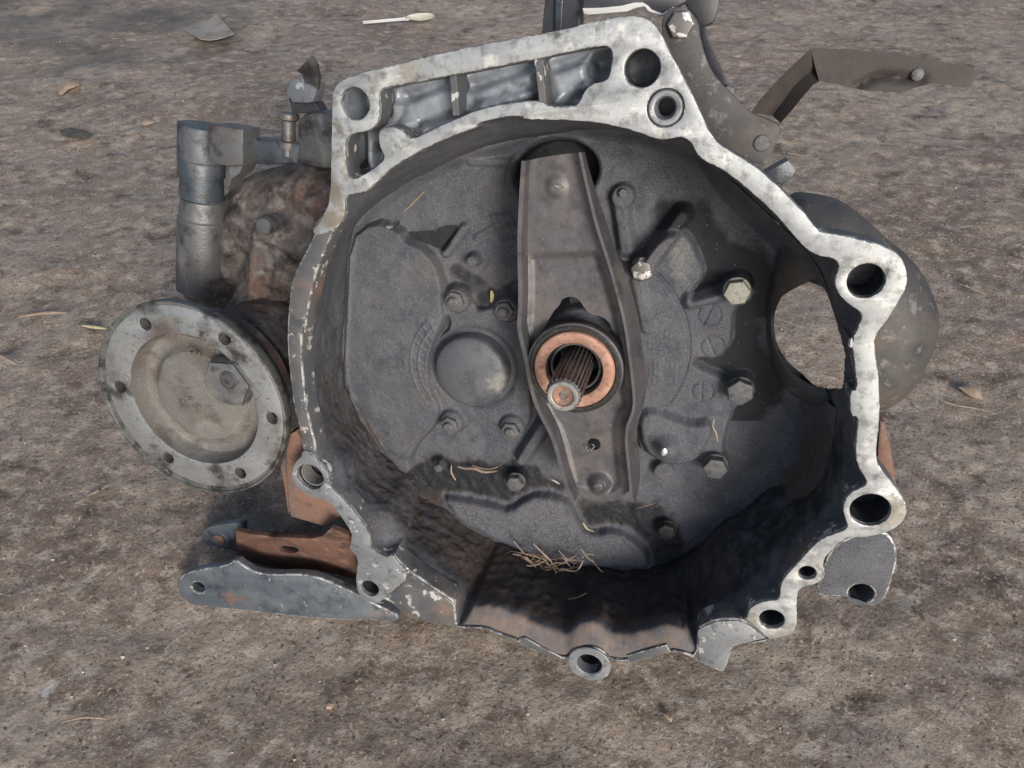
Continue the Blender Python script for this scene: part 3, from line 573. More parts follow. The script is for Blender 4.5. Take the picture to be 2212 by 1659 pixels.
BOSS = [('D3', (1120, 1040), 6.5, 73), ('D3', (1790, 1190), 7.5, 74), ('D4', (1800, 760), 7.5, 78), ('D4', (1625, 1290), 7.5, 78), ('D4', (245, 1400), 6.5, 80),
        ('D6', (1840, 760), 7.0, 86), ('D3', (985, 530), 6.0, 84), ('D5', (1215, 145), 8.0, 80), ('D5', (1560, 210), 8.0, 80), ('D5', (1180, 990), 8.0, 80), ('D5', (1600, 1030), 8.5, 80), ('D2', (1320, 985), 3.2, 80)]
WINF = smooth_loop(L2(win_px, 78), 1)
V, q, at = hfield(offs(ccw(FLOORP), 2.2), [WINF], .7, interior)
mk("bell_floor", V, q, CAST, GB, angle=180, attrs=at, label="dark grey ribbed floor of the bell housing")
# inner wall: lofted from the mouth to the floor, straight sided, rough where the dirt lies
def raypoly(P, th):
    """outermost hit of rays from the shaft axis"""
    P = ccw(P); A = P - SC; B = np.roll(P, -1, 0) - SC; out = np.zeros(len(th))
    for k, t in enumerate(th):
        d = np.array([math.cos(t), math.sin(t)]); e = B - A; den = d[0] * e[:, 1] - d[1] * e[:, 0]; den = np.where(abs(den) < 1e-9, 1e-9, den)
        r = (A[:, 0] * e[:, 1] - A[:, 1] * e[:, 0]) / den; u = (A[:, 0] * d[1] - A[:, 1] * d[0]) / den
        ok = (u >= -1e-6) & (u <= 1 + 1e-6) & (r > 0); out[k] = r[ok].max() if ok.any() else 100
    return out
NW = 900
WL = resloop(offs(ccw(INNER), .5), NW, 0); WT = np.unwrap(np.arctan2(WL[:, 1] - SC[1], WL[:, 0] - SC[0]))
WTs = WT.copy()
for _ in range(12): WTs = .5 * WTs + .25 * (np.r_[WTs[-1] - 2 * math.pi, WTs[:-1]] + np.r_[WTs[1:], WTs[0] + 2 * math.pi])
RF = raypoly(FLOORP, WTs); RS = raypoly(INS, WTs)
WS = np.r_[np.linspace(0, .3, 14), np.linspace(.32, 1, 44)]
def wallgrid(off=0., dmax=116.):
    S, T = np.meshgrid(WS, WTs, indexing='ij'); RFm = np.broadcast_to(RF, S.shape); RSm = np.broadcast_to(RS, S.shape)
    an = (np.degrees(T) + 180) % 360 - 180; low = sst(an, LA0 - .6, LA0 + 1.6) * (1 - sst(an, LA1 - 1.6, LA1 + .6))
    D = 2.2 + (dmax - 2.2) * S; x0 = np.broadcast_to(WL[:, 0], S.shape); y0 = np.broadcast_to(WL[:, 1], S.shape)
    fs = np.clip((D - 2.2) / 82., 0, 1.3)
    Rm = RSm * (1 - fs) + RFm * fs
    # lip: first goes inward at little depth, then dives to the floor
    lipin = F2(1270, 1340, 9); rl = np.hypot(*(lipin - SC)); r0 = np.hypot(x0 - SC[0], y0 - SC[1]); lw = 17 * low
    sl_ = np.clip(S / .22, 0, 1); s2 = np.clip((S - .22) / .78, 0, 1)
    Rl = np.where(S < .22, r0 - lw * sst(sl_, -.35, 1.1), (r0 - lw) * (1 - s2 * dmax / 82) + RFm * s2 * dmax / 82)
    Dl = np.where(S < .22, 2.2 + 7 * sl_ ** 1.5, 9.2 + (dmax - 9.2) * s2)
    k = sst(S, .0, .30); X = x0 * (1 - k) + (SC[0] + Rm * np.cos(T)) * k; Y = y0 * (1 - k) + (SC[1] + Rm * np.sin(T)) * k
    X = X * (1 - low) + (SC[0] + Rl * np.cos(T)) * low; Y = Y * (1 - low) + (SC[1] + Rl * np.sin(T)) * low; D = D * (1 - low) + Dl * low
    # relief of the wall, pushed inwards
    ll = sst(-an, 5, 60) * (an < 0) * 1. + sst(an, 165, 182); ll = np.clip(ll + (an < -120), 0, 1); ll = ll * (an < 0) + (an > 165) * .6
    p = T * 150; bump = fbm(p / 7, D / 7, 4) * 1.4 * ll + fbm(p / 2.4, D / 2.4, 3) * (.35 + .8 * ll) * (1 - .6 * low * (S < .3)) + fbm(p / 26, D / 26, 2) * 2.4 * sst(S, .2, .5)
    for (px_, py_, dd, wa, wd_, hh) in ((1530, 1120, 72, 11, 22, 17), (1600, 1010, 85, 8, 18, 6), (1700, 1230, 40, 9, 16, 5), (690, 1010, 30, 4, 30, 6), (800, 1120, 35, 3.2, 60, 4)):
        c = F2(px_, py_, dd) - SC; ca = math.degrees(math.atan2(c[1], c[0])); bump = bump + hh * np.exp(-((an - ca) / wa) ** 2 - ((D - dd) / wd_) ** 2)
    c = F2(880, 1110, 45) - SC; ca = math.degrees(math.atan2(c[1], c[0])); sk = an - ca - (D - 45) * -.06
    bump = bump + 9 * np.exp(-(np.minimum(sk, 0) / 7) ** 2) * np.exp(-(np.maximum(sk, 0) / 1.6) ** 2) * sst(D, 8, 24)
    bump = bump * sst(S, 0, .12) - off
    X = X - np.cos(T) * bump; Y = Y - np.sin(T) * bump
    dirt = sst(S, .05, .3) * np.clip(np.maximum(ll, .55 * sst(np.abs(an), 125, 150)) * (.55 + .45 * sst(-np.abs(an + 75), -75, -20)), 0, 1); dirt = dirt * (1 - low) + low * sst(S, .22, .30) * 1.0
    rust = low * (1 - sst(S, .22, .26)) * .5; rust = rust + .30 * np.exp(-((an + 85) / 60) ** 2) * (S > .3)
    dirt = dirt * (1 - sst(an, -66, -44) * (an < 40)) * .95 - .1
    return X, Y, D, dirt, rust * (S < .26), an
def wallmesh(off, name, mat, dmax=116., lab=None, i0=0):
    X, Y, D, dirt, rust, an = wallgrid(off, dmax); V = np.stack([X.ravel(), Y.ravel(), -D.ravel()], 1); m, n = X.shape
    pxx, pyy = project(V); wp = np.array(win_px); inw = inside(offs(ccw(wp * [1, -1]) * [1, -1], 0) if False else wp, pxx, pyy).reshape(m, n)
    a = np.arange(m * n).reshape(m, n); q = np.stack([a[:-1], np.roll(a, -1, 1)[:-1], np.roll(a, -1, 1)[1:], a[1:]], -1)[i0:]
    right = (an > -40) & (an < 40)
    bad = (inw & right); bq = (bad[:-1] & np.roll(bad, -1, 1)[:-1] & bad[1:])[i0:]; q = q[~bq]; tc_ = X - TUBEC[0][0]; inb = (np.hypot(tc_, Y - TUBEC[0][1]) < TUBEC[1] + 1.6) & (D < 15); bt = (inb[:-1] | np.roll(inb, -1, 1)[:-1] | inb[1:])[i0:].reshape(-1); q = q[~bt[~bq.reshape(-1)]] if q.ndim == 2 else q
    mk(name, V, q.reshape(-1, 4), mat, GB, angle=180, attrs=dict(dirt=dirt.ravel(), rust=rust.ravel(), soot_shade=(.62 * sst(an, -125, -105) * (1 - sst(an, -20, 0)) * (D > 12) * sst(D, 12, 30) - .05).ravel(), bare_lit=np.zeros(V.shape[0])), label=lab)  # wall colour darkened further towards the bottom
def project(V):
    W_ = O + V[:, :1] * Ua + V[:, 1:2] * Va + V[:, 2:] * Nv - CAM; z = W_ @ Fv; return CX + FP * (W_ @ Rv) / z, CY - FP * (W_ @ Uv) / z
TUBEC = hole_from('C5', 110, 275, 1212, 1345)
wallmesh(0., "bell_wall", CAST, lab="inner wall of the bell housing, caked brown black with dirt at the bottom")
wallmesh(4.5, "bell_skirt", GREASE, 100., i0=13)
# starter housing: rounded cup whose open bore shows through the window
SH = F2(1838, 700, 60)
shp = K('C3', (640, 560), (840, 580), (1000, 620), (1080, 670), (1200, 760), (1330, 890), (1500, 1020), (1600, 1150), (1680, 1340), (1690, 1450), (1670, 1600)) + K('C4', (1640, 180), (1550, 370), (1450, 480), (1340, 555), (1220, 592), (1150, 600), (900, 560))
shp = shp + [(1760, 900), (1700, 870), (1670, 800)] + [(1660, 730), (1670, 650), (1690, 560), (1700, 480)]
SHO = smooth_loop(L2(shp, 66), 2)
V, q, at = hfield(SHO, [offs(ccw(smooth_loop(L2(win_px, 68), 1)), 2.0)], 1.6, lambda U, V: (88 - 34 * np.sqrt(np.clip(1 - (1 - np.clip(pdist(SHO, U, V)[0] / 34, 0, 1)) ** 2, 0, 1)) * sst(U, 92, 126) + fbm(U / 9, V / 9, 3) * .5, {}), skirt=14)
mk("starter_housing", V, q, PLATEG, GB, angle=50, label="rounded grey starter motor housing beyond the right rim")
# --- bolts and nuts of the interior
def hexbolt(c, p, r, d, h, mat, ang=.3, washer=0., name="bolt", stud=0., lab=None):
    x, y = K(c, p)[0]; c0 = F2(x, y, d - h); parts = []
    P = np.array([c0[0], c0[1], -d])
    if washer: parts.append(lathe(P, ZW, [(0, washer), (1.2, washer), (1.5, washer - .4)], 24))
    parts.append(lathe(P, ZW, [(0, r), (h - .9, r), (h - .25, r * .95), (h, r * .82)], 6, phase=ang))
    if stud:
        parts.append(lathe(P, ZW, [(h - .1, stud), (h + 2.6, stud), (h + 3.1, stud * .75)], 14))
        parts += [torus(P + np.array([0, 0, h + .5 + i * .8]), ZW, stud, .22, 14, 4) for i in range(3)]
    V, Fc = merge(parts); mk(name, V, Fc, mat, GB, angle=28, label=lab)
hexbolt('D3', (1115, 1045), 6.9, 74, 7, BOLTS, .2, 7.4, lab="bolt head with bright scratched paint")
hexbolt('D3', (1778, 1200), 8.0, 75, 8, BOLTP, .6, 8.4, lab="pale clean bolt head")
hexbolt('D4', (1800, 785), 8.9, 79, 8, BOLT, .1, 9.0)
hexbolt('D4', (1628, 1312), 8.3, 79, 8, BOLT, .4, 8.6)
hexbolt('D4', (237, 1418), 6.8, 81, 7, BOLT, .5, 7.4)
hexbolt('D6', (1842, 780), 6.8, 87, 7, DARK, .2, 7.2)
hexbolt('D3', (988, 508), 3.0, 84, 4, BOLT, .2, 0)
hexbolt('D5', (1090, 1305), 3.6, 84, 9, BOLT, .8, 0)
for p_, a_ in (((1200, 150), .2), ((1545, 222), .5), ((1165, 1012), .1), ((1588, 1050), .4)):
    hexbolt('D5', p_, 7.2, 80.5, 5, BOLT, a_, 7.9, name="nut", stud=3.4)
# bearing cap dome
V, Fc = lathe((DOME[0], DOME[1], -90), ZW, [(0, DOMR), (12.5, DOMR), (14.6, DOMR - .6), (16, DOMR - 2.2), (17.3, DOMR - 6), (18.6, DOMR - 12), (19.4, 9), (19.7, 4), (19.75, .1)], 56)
V = np.array(V); hp = px('D5', (1490, 720), 70); bq = np.hypot((V[:, 0] - hp[0]) / 9, (V[:, 1] - hp[1]) / 12)  # pale highlight painted onto the lower right of the cap
mk("bearing_cap", V, Fc, CAPM, GB, attrs=dict(bare_lit=.5 * (1 - sst(bq, .1, 1.2)) + .12), angle=40, label="smooth round grey bearing cap")
# --- release fork
def fdep(t): return 50
fk_l = K('D3', (282, 290), (272, 500), (265, 850), (275, 1250), (262, 1450)) + K('D4', (256, 300), (285, 440), (310, 540), (340, 720), (370, 840), (430, 970), (490, 1060), (520, 1150), (560, 1320), (600, 1460), (640, 1530))
fk_r = K('D3', (700, 228), (760, 470), (800, 600), (870, 850), (930, 1050), (1000, 1300), (1030, 1450)) + K('D4', (1040, 450), (1060, 650), (1065, 800), (1085, 880), (1010, 985), (1000, 1080), (1020, 1250), (1040, 1450))
bot = K('D4', (1010, 1470), (960, 1520), (830, 1535), (740, 1495), (680, 1470))
FD = 52
outl = L2(fk_l[:-1], FD + 0); outr = L2(fk_r, FD)
fork_out = np.concatenate([outl, L2(bot[::-1], FD), outr[::-1], L2(K('D3', (600, 232), (400, 262), (320, 285)), FD)])
fork_out = smooth_loop(fork_out, 1)
cut = smooth_loop(np.concatenate([L2(K('D3', (500, 1330), (545, 1290), (560, 1245), (620, 1225), (680, 1245), (720, 1310), (760, 1350), (850, 1370), (900, 1420), (915, 1470)), FD), L2([(1345, 730), (1350, 800), (1300, 870), (1230, 880), (1170, 850), (1150, 790), (1160, 740)], FD)]), 1)
HOLE1 = circ(F2(*K('D4', (785, 1145))[0], FD), 4.6, 20)
def dfork(U, V):
    d = pdist(fork_out, U, V)[0]; D = FD + 2.2 * sst(d, 5, 10) * (1 - sst(V, 52, 58)) - 0
    c0 = F2(*K('D4', (825, 1410))[0], FD); q = np.hypot(U - c0[0], V - c0[1]); D = D - 5.5 * (1 - sst(q, 3.5, 9.5)) + 3.5 * (1 - sst(q, 2.9, 3.6))
    c0 = F2(*K('D3', (530, 460))[0], FD); q = np.hypot(U - c0[0], V - c0[1]); D = D - 1.6 * (1 - sst(q, 3, 8))
    return D + fbm(U / 9, V / 9, 2) * .5, {}
V, q, at = hfield(fork_out, [cut, HOLE1], .9, dfork, skirt=2.6); FK = mk("release_fork", V, q, STEEL, GB, angle=40, label="long pressed steel clutch release fork")
def ribbon(pts_d, wtop, name, mat):
    """upright flange: base edge, top edge, 2.4 mm thick"""
    V = []; n = len(pts_d)
    for k, (b, t) in enumerate(pts_d):
        d0 = pts_d[min(k + 1, n - 1)][0] - pts_d[max(k - 1, 0)][0]; nn = np.array([-d0[1], d0[0], 0.]); nn /= np.linalg.norm(nn); nn *= wtop / 2
        V += [b + nn, b - nn, t - nn * .9, t + nn * .9]
    Fc = [(k * 4 + i, k * 4 + (i + 1) % 4, (k + 1) * 4 + (i + 1) % 4, (k + 1) * 4 + i) for k in range(n - 1) for i in range(4)] + [(0, 1, 2, 3), tuple((n - 1) * 4 + i for i in (3, 2, 1, 0))]
    return V, Fc
def resample(P, m):
    P = np.array(P, float); s = np.r_[0, np.cumsum(np.linalg.norm(np.diff(P, axis=0), axis=1))]; t = np.linspace(0, s[-1], m)
    Q = np.stack([np.interp(t, s, P[:, i]) for i in range(P.shape[1])], 1)
    for _ in range(3): Q[1:-1] = .5 * Q[1:-1] + .25 * (Q[:-2] + Q[2:])
    return Q
lt = resample(fk_l, 44); lb = []
FT = 41
Ltop = [F(x + 2, y, FT) for x, y in lt]
Lb = [np.array([p[0] + 1.2, p[1], -FD - 2]) for p in Ltop]
for k, p in enumerate(Ltop): p[2] -= 5 * (1 - min(1, k / 9))
V, Fc = ribbon(list(zip(Lb, Ltop)), 3.0, "", STEEL); mk("fork_flange", V, Fc, STEEL, GB, angle=40)
rt_t = resample(K('D3', (690, 225), (745, 480), (810, 750), (880, 950), (965, 1250), (1012, 1450)) + K('D4', (1030, 500), (1052, 650), (1062, 800), (1082, 880), (1080, 905), (1010, 1000), (1003, 1080), (1030, 1300), (1045, 1480), (1050, 1535)), 44)
rt_b = resample(K('D3', (712, 225), (765, 430), (835, 620), (905, 850), (985, 1050), (1062, 1250), (1092, 1400)) + K('D4', (1108, 450), (1135, 600), (1142, 780), (1120, 890), (1110, 920), (1062, 1000), (1062, 1060), (1098, 1200), (1098, 1400), (1068, 1535)), 44)
Rt = [F(x, y, FT) for x, y in rt_t]; Rb = [F(x, y, FD + 2) for x, y in rt_b]
V, Fc = ribbon(list(zip(Rb, Rt)), 2.0, "", STEEL); mk("fork_flange", V, Fc, STEEL, GB, angle=40)
# clip in the small hole, pivot ball
c0 = F(*K('D4', (770, 1150))[0], FD); V, Fc = tube([c0 + np.array([-3.8, -1.5, 1.5]), c0 + np.array([-2.5, 2, 2]), c0 + np.array([1, 3, 2]), c0 + np.array([2.4, 1, 1.5]), c0 + np.array([-.5, -2.6, 1.2]), c0 + np.array([-2.8, -3, 1])], .55, 6)
mk("wire_clip", V, Fc, SHTIP, GB, angle=60)
c0 = F(*K('D4', (820, 1415))[0], FD - 1); V, Fc = lathe((c0[0], c0[1], -FD - 6), ZW, [(0, 4.2), (8.5, 4.1), (10, 3.6), (10.8, 2.4), (11, .1)], 20); mk("pivot_stud", V, Fc, BOLT, GB, angle=40)
# --- release bearing
sx, sy = SC
def ringl(name, mat, prof, n=64): V, Fc = lathe((sx, sy, 0), ZW, prof, n, close=False); return mk(name, V, Fc, mat, GB, angle=32)
ringl("bearing_shell", DARK, [(-70, 20), (-56, 22), (-51, 30.4), (-50, 31.2), (-43.5, 31.2), (-41.6, 30.4), (-40.8, 29.0), (-40.9, 26.9), (-42.6, 26.4), (-43, 20)])
ringl("shell_edge", STEEL, [(-42.6, 31.4), (-41.4, 31.0), (-41.0, 30.3), (-41.6, 29.9)])
ringl("thrust_ring", COPPER, [(-44, 26.2), (-40.3, 26.1), (-39.4, 25.3), (-39.2, 24.2), (-39.4, 19.8), (-40.2, 18.6), (-44, 18.3)])
ringl("inner_race", DARK, [(-43, 18.3), (-43.5, 17.5), (-49, 17.3), (-48.5, 16.6), (-46.4, 16.2), (-46.4, 15.0), (-49, 14.6), (-60, 14.4), (-92, 14.4)])
ringl("race_lip", BOLT, [(-47.2, 17.0), (-46.0, 16.7), (-45.6, 16.0), (-45.9, 15.2), (-47.4, 14.8)])
# splined shaft
def spl(t): return 1 + .07 * (1 if math.sin(24 * t) > .15 else -1)
V, Fc = lathe((sx, sy, 0), ZW, [(-95, 10.2), (-2.6, 10.2)], 24 * 8, radial=spl); S1 = mk("splined_shaft", V, Fc, SPLINE, GB, angle=25)
V, Fc = lathe((sx, sy, 0), ZW, [(-3.2, 10.2), (-.8, 9.9), (0, 9.2), (.2, 7.4), (-.1, 6.6)], 48, close=False); o = mk("shaft_end", V, Fc, SHTIP); attach(o, S1)
V, Fc = lathe((sx, sy, 0), ZW, [(-.1, 6.65), (-1.4, 5.9), (-2.2, 3.0), (-3.4, 2.5), (-8, 1.6), (-9.5, .05)], 40, close=False); o = mk("centre_bore", V, Fc, RUSTC); attach(o, S1)
# --- drive flange on the left (disc parallel to the bell face)
fa, fb = K('C8', (140, 170), (1405, 1480)); FLD = 6
e = [F2(x, y, FLD) for x, y in K('C8', (138, 640), (1403, 1010), (575, 165), (950, 1485), (260, 240), (1270, 1370), (1180, 420), (330, 1130))]
ee = np.array(e); A = np.c_[2 * ee, np.ones(len(ee))]; sol = np.linalg.lstsq(A, (ee ** 2).sum(1), rcond=None)[0]; FC = sol[:2]; FR = math.sqrt(sol[2] + FC @ FC)
fx, fy = FC
Wd = -FLD
V, Fc = lathe((fx, fy, Wd), ZW, [(-24, FR * .78), (-19, FR * .86), (-13, FR * .95), (-8, FR - .6), (-1.0, FR), (-.3, FR - .2), (0, FR - .9), (0, FR - 1.6), (-1.0, FR - 2.2), (-1.1, FR * .9)], 96, close=False)
FL = mk("drive_flange", V, Fc, FLDARK, GB, angle=32, label="round drive flange with six threaded holes")
fh = []
for p_ in ((452, 305), (998, 405), (278, 738), (1328, 955), (610, 1230), (1108, 1335)):
    fh.append(F2(*K('C8', p_)[0], FLD + 1))
inner = [F2(x, y, FLD + 1) for x, y in K('C8', (345, 640), (1225, 1000), (640, 365), (950, 1278), (430, 450), (1140, 1200), (1040, 560), (500, 1020))]
ii = np.array(inner); A = np.c_[2 * ii, np.ones(len(ii))]; sol = np.linalg.lstsq(A, (ii ** 2).sum(1), rcond=None)[0]; IC = sol[:2]; IR = math.sqrt(sol[2] + IC @ IC)
RO = FR - 4.2
V, Fc = prism(circ(FC + np.array([1.9, 1.3]), RO, 96), [circ(IC, IR, 72)] + [circ(c, 4.7, 20) for c in fh], FLD + .9, FLD + 9, .35)
o = mk("machined_ring", V, Fc, FLMACH); attach(o, FL)
dish = [(-.0, IR), (-9, IR - .8), (-12.5, IR - 2.6), (-14, IR - 6), (-13.6, IR * .80), (-11.5, IR * .74), (-7.0, IR * .68), (-5.6, IR * .60), (-5.2, .05)]
V, Fc = lathe((IC[0], IC[1], Wd - 1), ZW, dish, 72, close=False); V = np.array(V)
V[:, 2] += .8 * fbm(V[:, 0] / 7 + 50, V[:, 1] / 7 + 50, 3); o = mk("flange_dish", V, Fc, FLCAST); attach(o, FL)
for c in fh:
    P = np.array([c[0], c[1], Wd - 1.0])
    parts = [lathe(P, ZW, [(-8.8, 5.4), (-.6, 5.4), (-.6, 4.65), (-8.8, 4.65), (-8.8, .05)], 20, close=False)]
    V, Fc = merge(parts); o = mk("threaded_hole", V, Fc, CRUST); attach(o, FL)
    V, Fc = merge([torus(P + np.array([.4, .3, -1.2 - i * 1.25]), ZW, 4.5, .30, 20, 5) for i in range(5)]); o = mk("hole_thread", V, Fc, STEEL); attach(o, FL)
hc = F2(*K('C8', (1010, 720))[0], FLD - 3)
V, Fc = lathe((hc[0], hc[1], Wd - 7), ZW, [(0, 18.4), (9.4, 18.2), (10.3, 17.6), (10.5, 16.6)], 6, phase=.45, close=True); o = mk("hexagon_boss", V, Fc, HEXM, edge=BORE); attach(o, FL)
hc2 = F2(*K('C8', (1030, 690))[0], FLD - 3)
V, Fc = lathe((hc2[0], hc2[1], Wd + 3.4), ZW, [(0, 6.6), (.8, 6.6), (1.3, 6.2), (1.35, 5.6), (.6, 5.3), (.6, 5.2), (1.6, 4.9), (1.7, 4.5), (1.7, 2.6), (-.6, 2.6)], 28, close=False)
V2, F2_ = lathe((hc2[0], hc2[1], Wd + 3.5), ZW, [(1.72, 2.7), (1.72, 1.9)], 6, close=False)
V, Fc = merge([(V, Fc), (V2, F2_), lathe((hc2[0], hc2[1], Wd + 3.0), ZW, [(0, 2.6), (.2, .05)], 20, close=False)]); o = mk("socket_screw", V, Fc, STEEL); attach(o, FL)
# raised casting characters 4 0 0 C and a heart-like mark on the dish
def text(body, P, size, ang, depth, mat, par, name):
    cu = bpy.data.curves.new(name, 'FONT'); cu.body = body; cu.size = size; cu.extrude = .5; cu.align_x = 'CENTER'; cu.resolution_u = 3
    ob = bpy.data.objects.new(name, cu); COL.objects.link(ob); dg = bpy.context.evaluated_depsgraph_get(); me = bpy.data.meshes.new_from_object(ob.evaluated_get(dg))
    vs = np.array([v.co[:] for v in me.vertices]); fs = [tuple(p.vertices) for p in me.polygons]; bpy.data.objects.remove(ob)
    ca, sa = math.cos(ang), math.sin(ang); vs = np.stack([vs[:, 0] * ca - vs[:, 1] * sa + P[0], vs[:, 0] * sa + vs[:, 1] * ca + P[1], vs[:, 2] - depth], 1)
    o = mk(name, vs, fs, mat, angle=30); attach(o, par); return o
for ch, p_ in (("4", (725, 760)), ("0", (745, 830)), ("C", (795, 885))):
    p = F2(*K('C8', p_)[0], FLD + 5); text(ch, p, 6.5, math.radians(-68), FLD + 5.9, FLCAST, FL, "cast_mark")
p = F2(*K('C8', (790, 480))[0], FLD + 5); text("WZ", p, 6.5, math.radians(150), FLD + 5.9, FLCAST, FL, "cast_mark")
# flange hub behind
tgt = np.array([fx + 42, fy + 14, -75.]); A0 = np.array([fx, fy, Wd - 22]); V, Fc = lathe(A0, (0, 0, -1), [(0, FR * .82), (14, FR * .80), (22, FR * .66), (60, FR * .62), (90, FR * .6)], 48)
mk("flange_hub", V, Fc, GREASE, GB, angle=40)
# --- gear casing seen behind the left rim
cas = K('D1', (700, 1020), (850, 935), (1000, 895), (1220, 865), (1500, 880), (1700, 960), (1900, 1300), (1800, 1800), (1500, 2400), (1100, 2500), (700, 2200), (560, 1900), (400, 1780), (430, 1640), (560, 1300))
CASE = smooth_loop(L2(cas, 130), 2)
def dcase(U, V):
    d = pdist(CASE, U, V)[0]; D = 150 - 42 * np.sqrt(np.clip(1 - (1 - np.clip(d / 42, 0, 1)) ** 2, 0, 1))
    for a, b, wd_, hh in (((990, 1330), (930, 1750), 6, 6), ((1010, 1330), (1400, 1540), 5, 5), ((1215, 900), (1205, 1010), 4, 5), ((1120, 1180), (1330, 1260), 10, -9), ((850, 1010), (940, 1120), 9, -6),
                          ((820, 1500), (700, 1800), 8, -10), ((1100, 1750), (1250, 2000), 9, -7), ((620, 1930), (900, 1800), 6, 5), ((1130, 1560), (1010, 2000), 4.5, 5)):
        c = capsule(F2(*K('D1', a)[0], 112), F2(*K('D1', b)[0], 112), U, V); D = D - hh * np.exp(-(c / wd_) ** 2)
    return D + fbm(U / 20, V / 20, 2) * 2.0 + fbm(U / 2.6, V / 2.6, 3) * 1.3, {}
V, q, at = hfield(CASE, [], 1.3, dcase, skirt=50); mk("gear_casing", V, q, GREASE, GB, angle=60, label="greasy brown lumpy gear casing")
p = F(*K('D1', (992, 1290))[0], 98); V, Fc = lathe(p, ZW, [(-16, 7.4), (-1, 6.6), (0, 6.0), (.3, 4)], 24); mk("casing_stud", V, Fc, LEFTALU, GB, angle=30)
def vcyl(c, xm, prof, d, mat, name, n=32, lean=0.):
    """upright round piece: list of (y, half width) measured down the middle line"""
    pts = []
    P0 = F(*K(c, (xm, prof[0][0]))[0], d); P1 = F(*K(c, (xm + lean, prof[-1][0]))[0], d); ax = P1 - P0; L = np.linalg.norm(ax)
    y0, y1 = prof[0][0], prof[-1][0]; pr = []
    for y, r in prof:
        P = F(*K(c, (xm, y))[0], d); Q = F(*K(c, (xm + r, y))[0], d); pr.append(((y - y0) / (y1 - y0) * L, abs(Q[0] - P[0])))
    V, Fc = lathe(P0, ax, pr, n); return mk(name, V, Fc, mat, GB, angle=35)
def box(c, pts, d0, d1, mat, name, b=1.5, it=0, kindp=GB, lab=None, hl=()):
    L = L2(K(c, *pts), d0); L = smooth_loop(L, it) if it else L
    V, Fc = prism(L, [h for h in hl], d0, d1, b); o = mk(name, V, Fc, mat, angle=35, label=lab, edge=WORN if name in ('lip_rib', 'lower_lug_plate') else None); attach(o, kindp) if kindp is not None else None; return o
vcyl('D1', 565, [(585, 110), (592, 135), (815, 138), (822, 133), (828, 136), (925, 134), (930, 122), (1085, 128)], 116, BLUEP, "speed_sensor")
vcyl('D1', 578, [(1085, 118), (1092, 116), (1098, 128), (1215, 138), (1225, 146), (1640, 152), (1720, 150)], 116, LEFTALU, "sensor_sleeve")
box('D1', [(600, 590), (640, 585), (848, 620), (850, 868), (735, 872), (620, 850)], 100, 122, LEFTALU, "sensor_bracket", 1.2)
box('D1', [(845, 685), (930, 680), (1110, 712), (1250, 720), (1250, 860), (1000, 862), (850, 850)], 116, 132, BLUEP, "sensor_arm", 2)
box('D1', [(735, 872), (850, 868), (830, 920), (770, 960), (745, 1040), (728, 1040)], 108, 126, LEFTALU, "clamp_lip", 1.0)
vcyl('D1', 1165, [(505, 62), (515, 66), (545, 64), (560, 44), (600, 42), (690, 46), (700, 66), (745, 66), (750, 40), (800, 40)], 120, LEFTALU, "shift_shaft_boss")
box('D1', [(1212, 640), (1212, 570), (1240, 525), (1300, 498), (1390, 492), (1600, 520), (1700, 620), (1700, 900), (1450, 905), (1240, 870), (1205, 860), (1222, 740)], 106, 150, LEFTALU, "selector_housing", 5, 1)
# bent shift lever end with its torn clip
def slab(c, pts, d, th, mat, name, tilt=(0, 0), par=GB, lab=None, hl=()):
    """bent sheet: measured outline, depth varies linearly by tilt per mm"""
    L = L2(K(c, *pts), d); m = L.mean(0); V, Fc = prism(ccw(L), list(hl), d, d + th, min(.6, th * .3)); V = np.array(V)
    V[:, 2] += (V[:, 0] - m[0]) * tilt[0] + (V[:, 1] - m[1]) * tilt[1]; o = mk(name, V, Fc, mat, angle=30, label=lab); attach(o, par); return o
slab('D1', [(1180, 420), (1320, 430), (1345, 425), (1385, 495), (1370, 510), (1190, 505), (1165, 400)], 118, 12, BLACKP, "lever_stalk")
slab('D1', [(1135, 365), (1165, 280), (1225, 265), (1260, 300), (1370, 290), (1370, 350), (1345, 425), (1300, 435), (1185, 430)], 112, 12, MACHG, "lever_clamp", (.2, -.1))
slab('D1', [(1200, 212), (1350, 110), (1385, 165), (1392, 255), (1365, 340), (1310, 310), (1255, 300), (1240, 240), (1215, 225)], 106, 4, LEFTALU, "lever_tip", (.5, .2))
# --- lower left mounting bracket
bot_l = K('C7', (665, 1290), (680, 1240), (720, 1205), (800, 1180), (1000, 1155), (1060, 1110), (1130, 1160), (1200, 1200), (1330, 1215), (1500, 1210), (1620, 1225), (1750, 1275), (1900, 1340), (2050, 1420), (2140, 1460), (2200, 1490), (2190, 1530), (2100, 1528), (1800, 1525), (1500, 1500), (1200, 1465), (900, 1435), (780, 1420), (720, 1385), (680, 1340))
BD = 12
bl = smooth_loop(L2(bot_l, BD), 1)
def bdep(x): return 14 - 26 * min(1, max(0, (930 - x) / 540))
bl = smooth_loop(np.array([F2(x, y, bdep(x)) for x, y in bot_l]), 1); hx_, hy_ = K('C7', (813, 1300))[0]
V, Fc = prism(bl, [circ(F2(hx_, hy_, bdep(hx_)), 5.2, 20)], 0, 6, 1.2); V = np.array(V)
xl, xr = F2(390, 1290, -12)[0], F2(930, 1350, 14)[0]; V[:, 2] -= -12 + 26 * np.clip((V[:, 0] - xl) / (xr - xl), 0, 1.2)
MB = mk("mounting_bracket", V, Fc, BLUEST, GB, angle=35, edge=WORN, label="scratched blue grey mounting bracket arm with one hole")
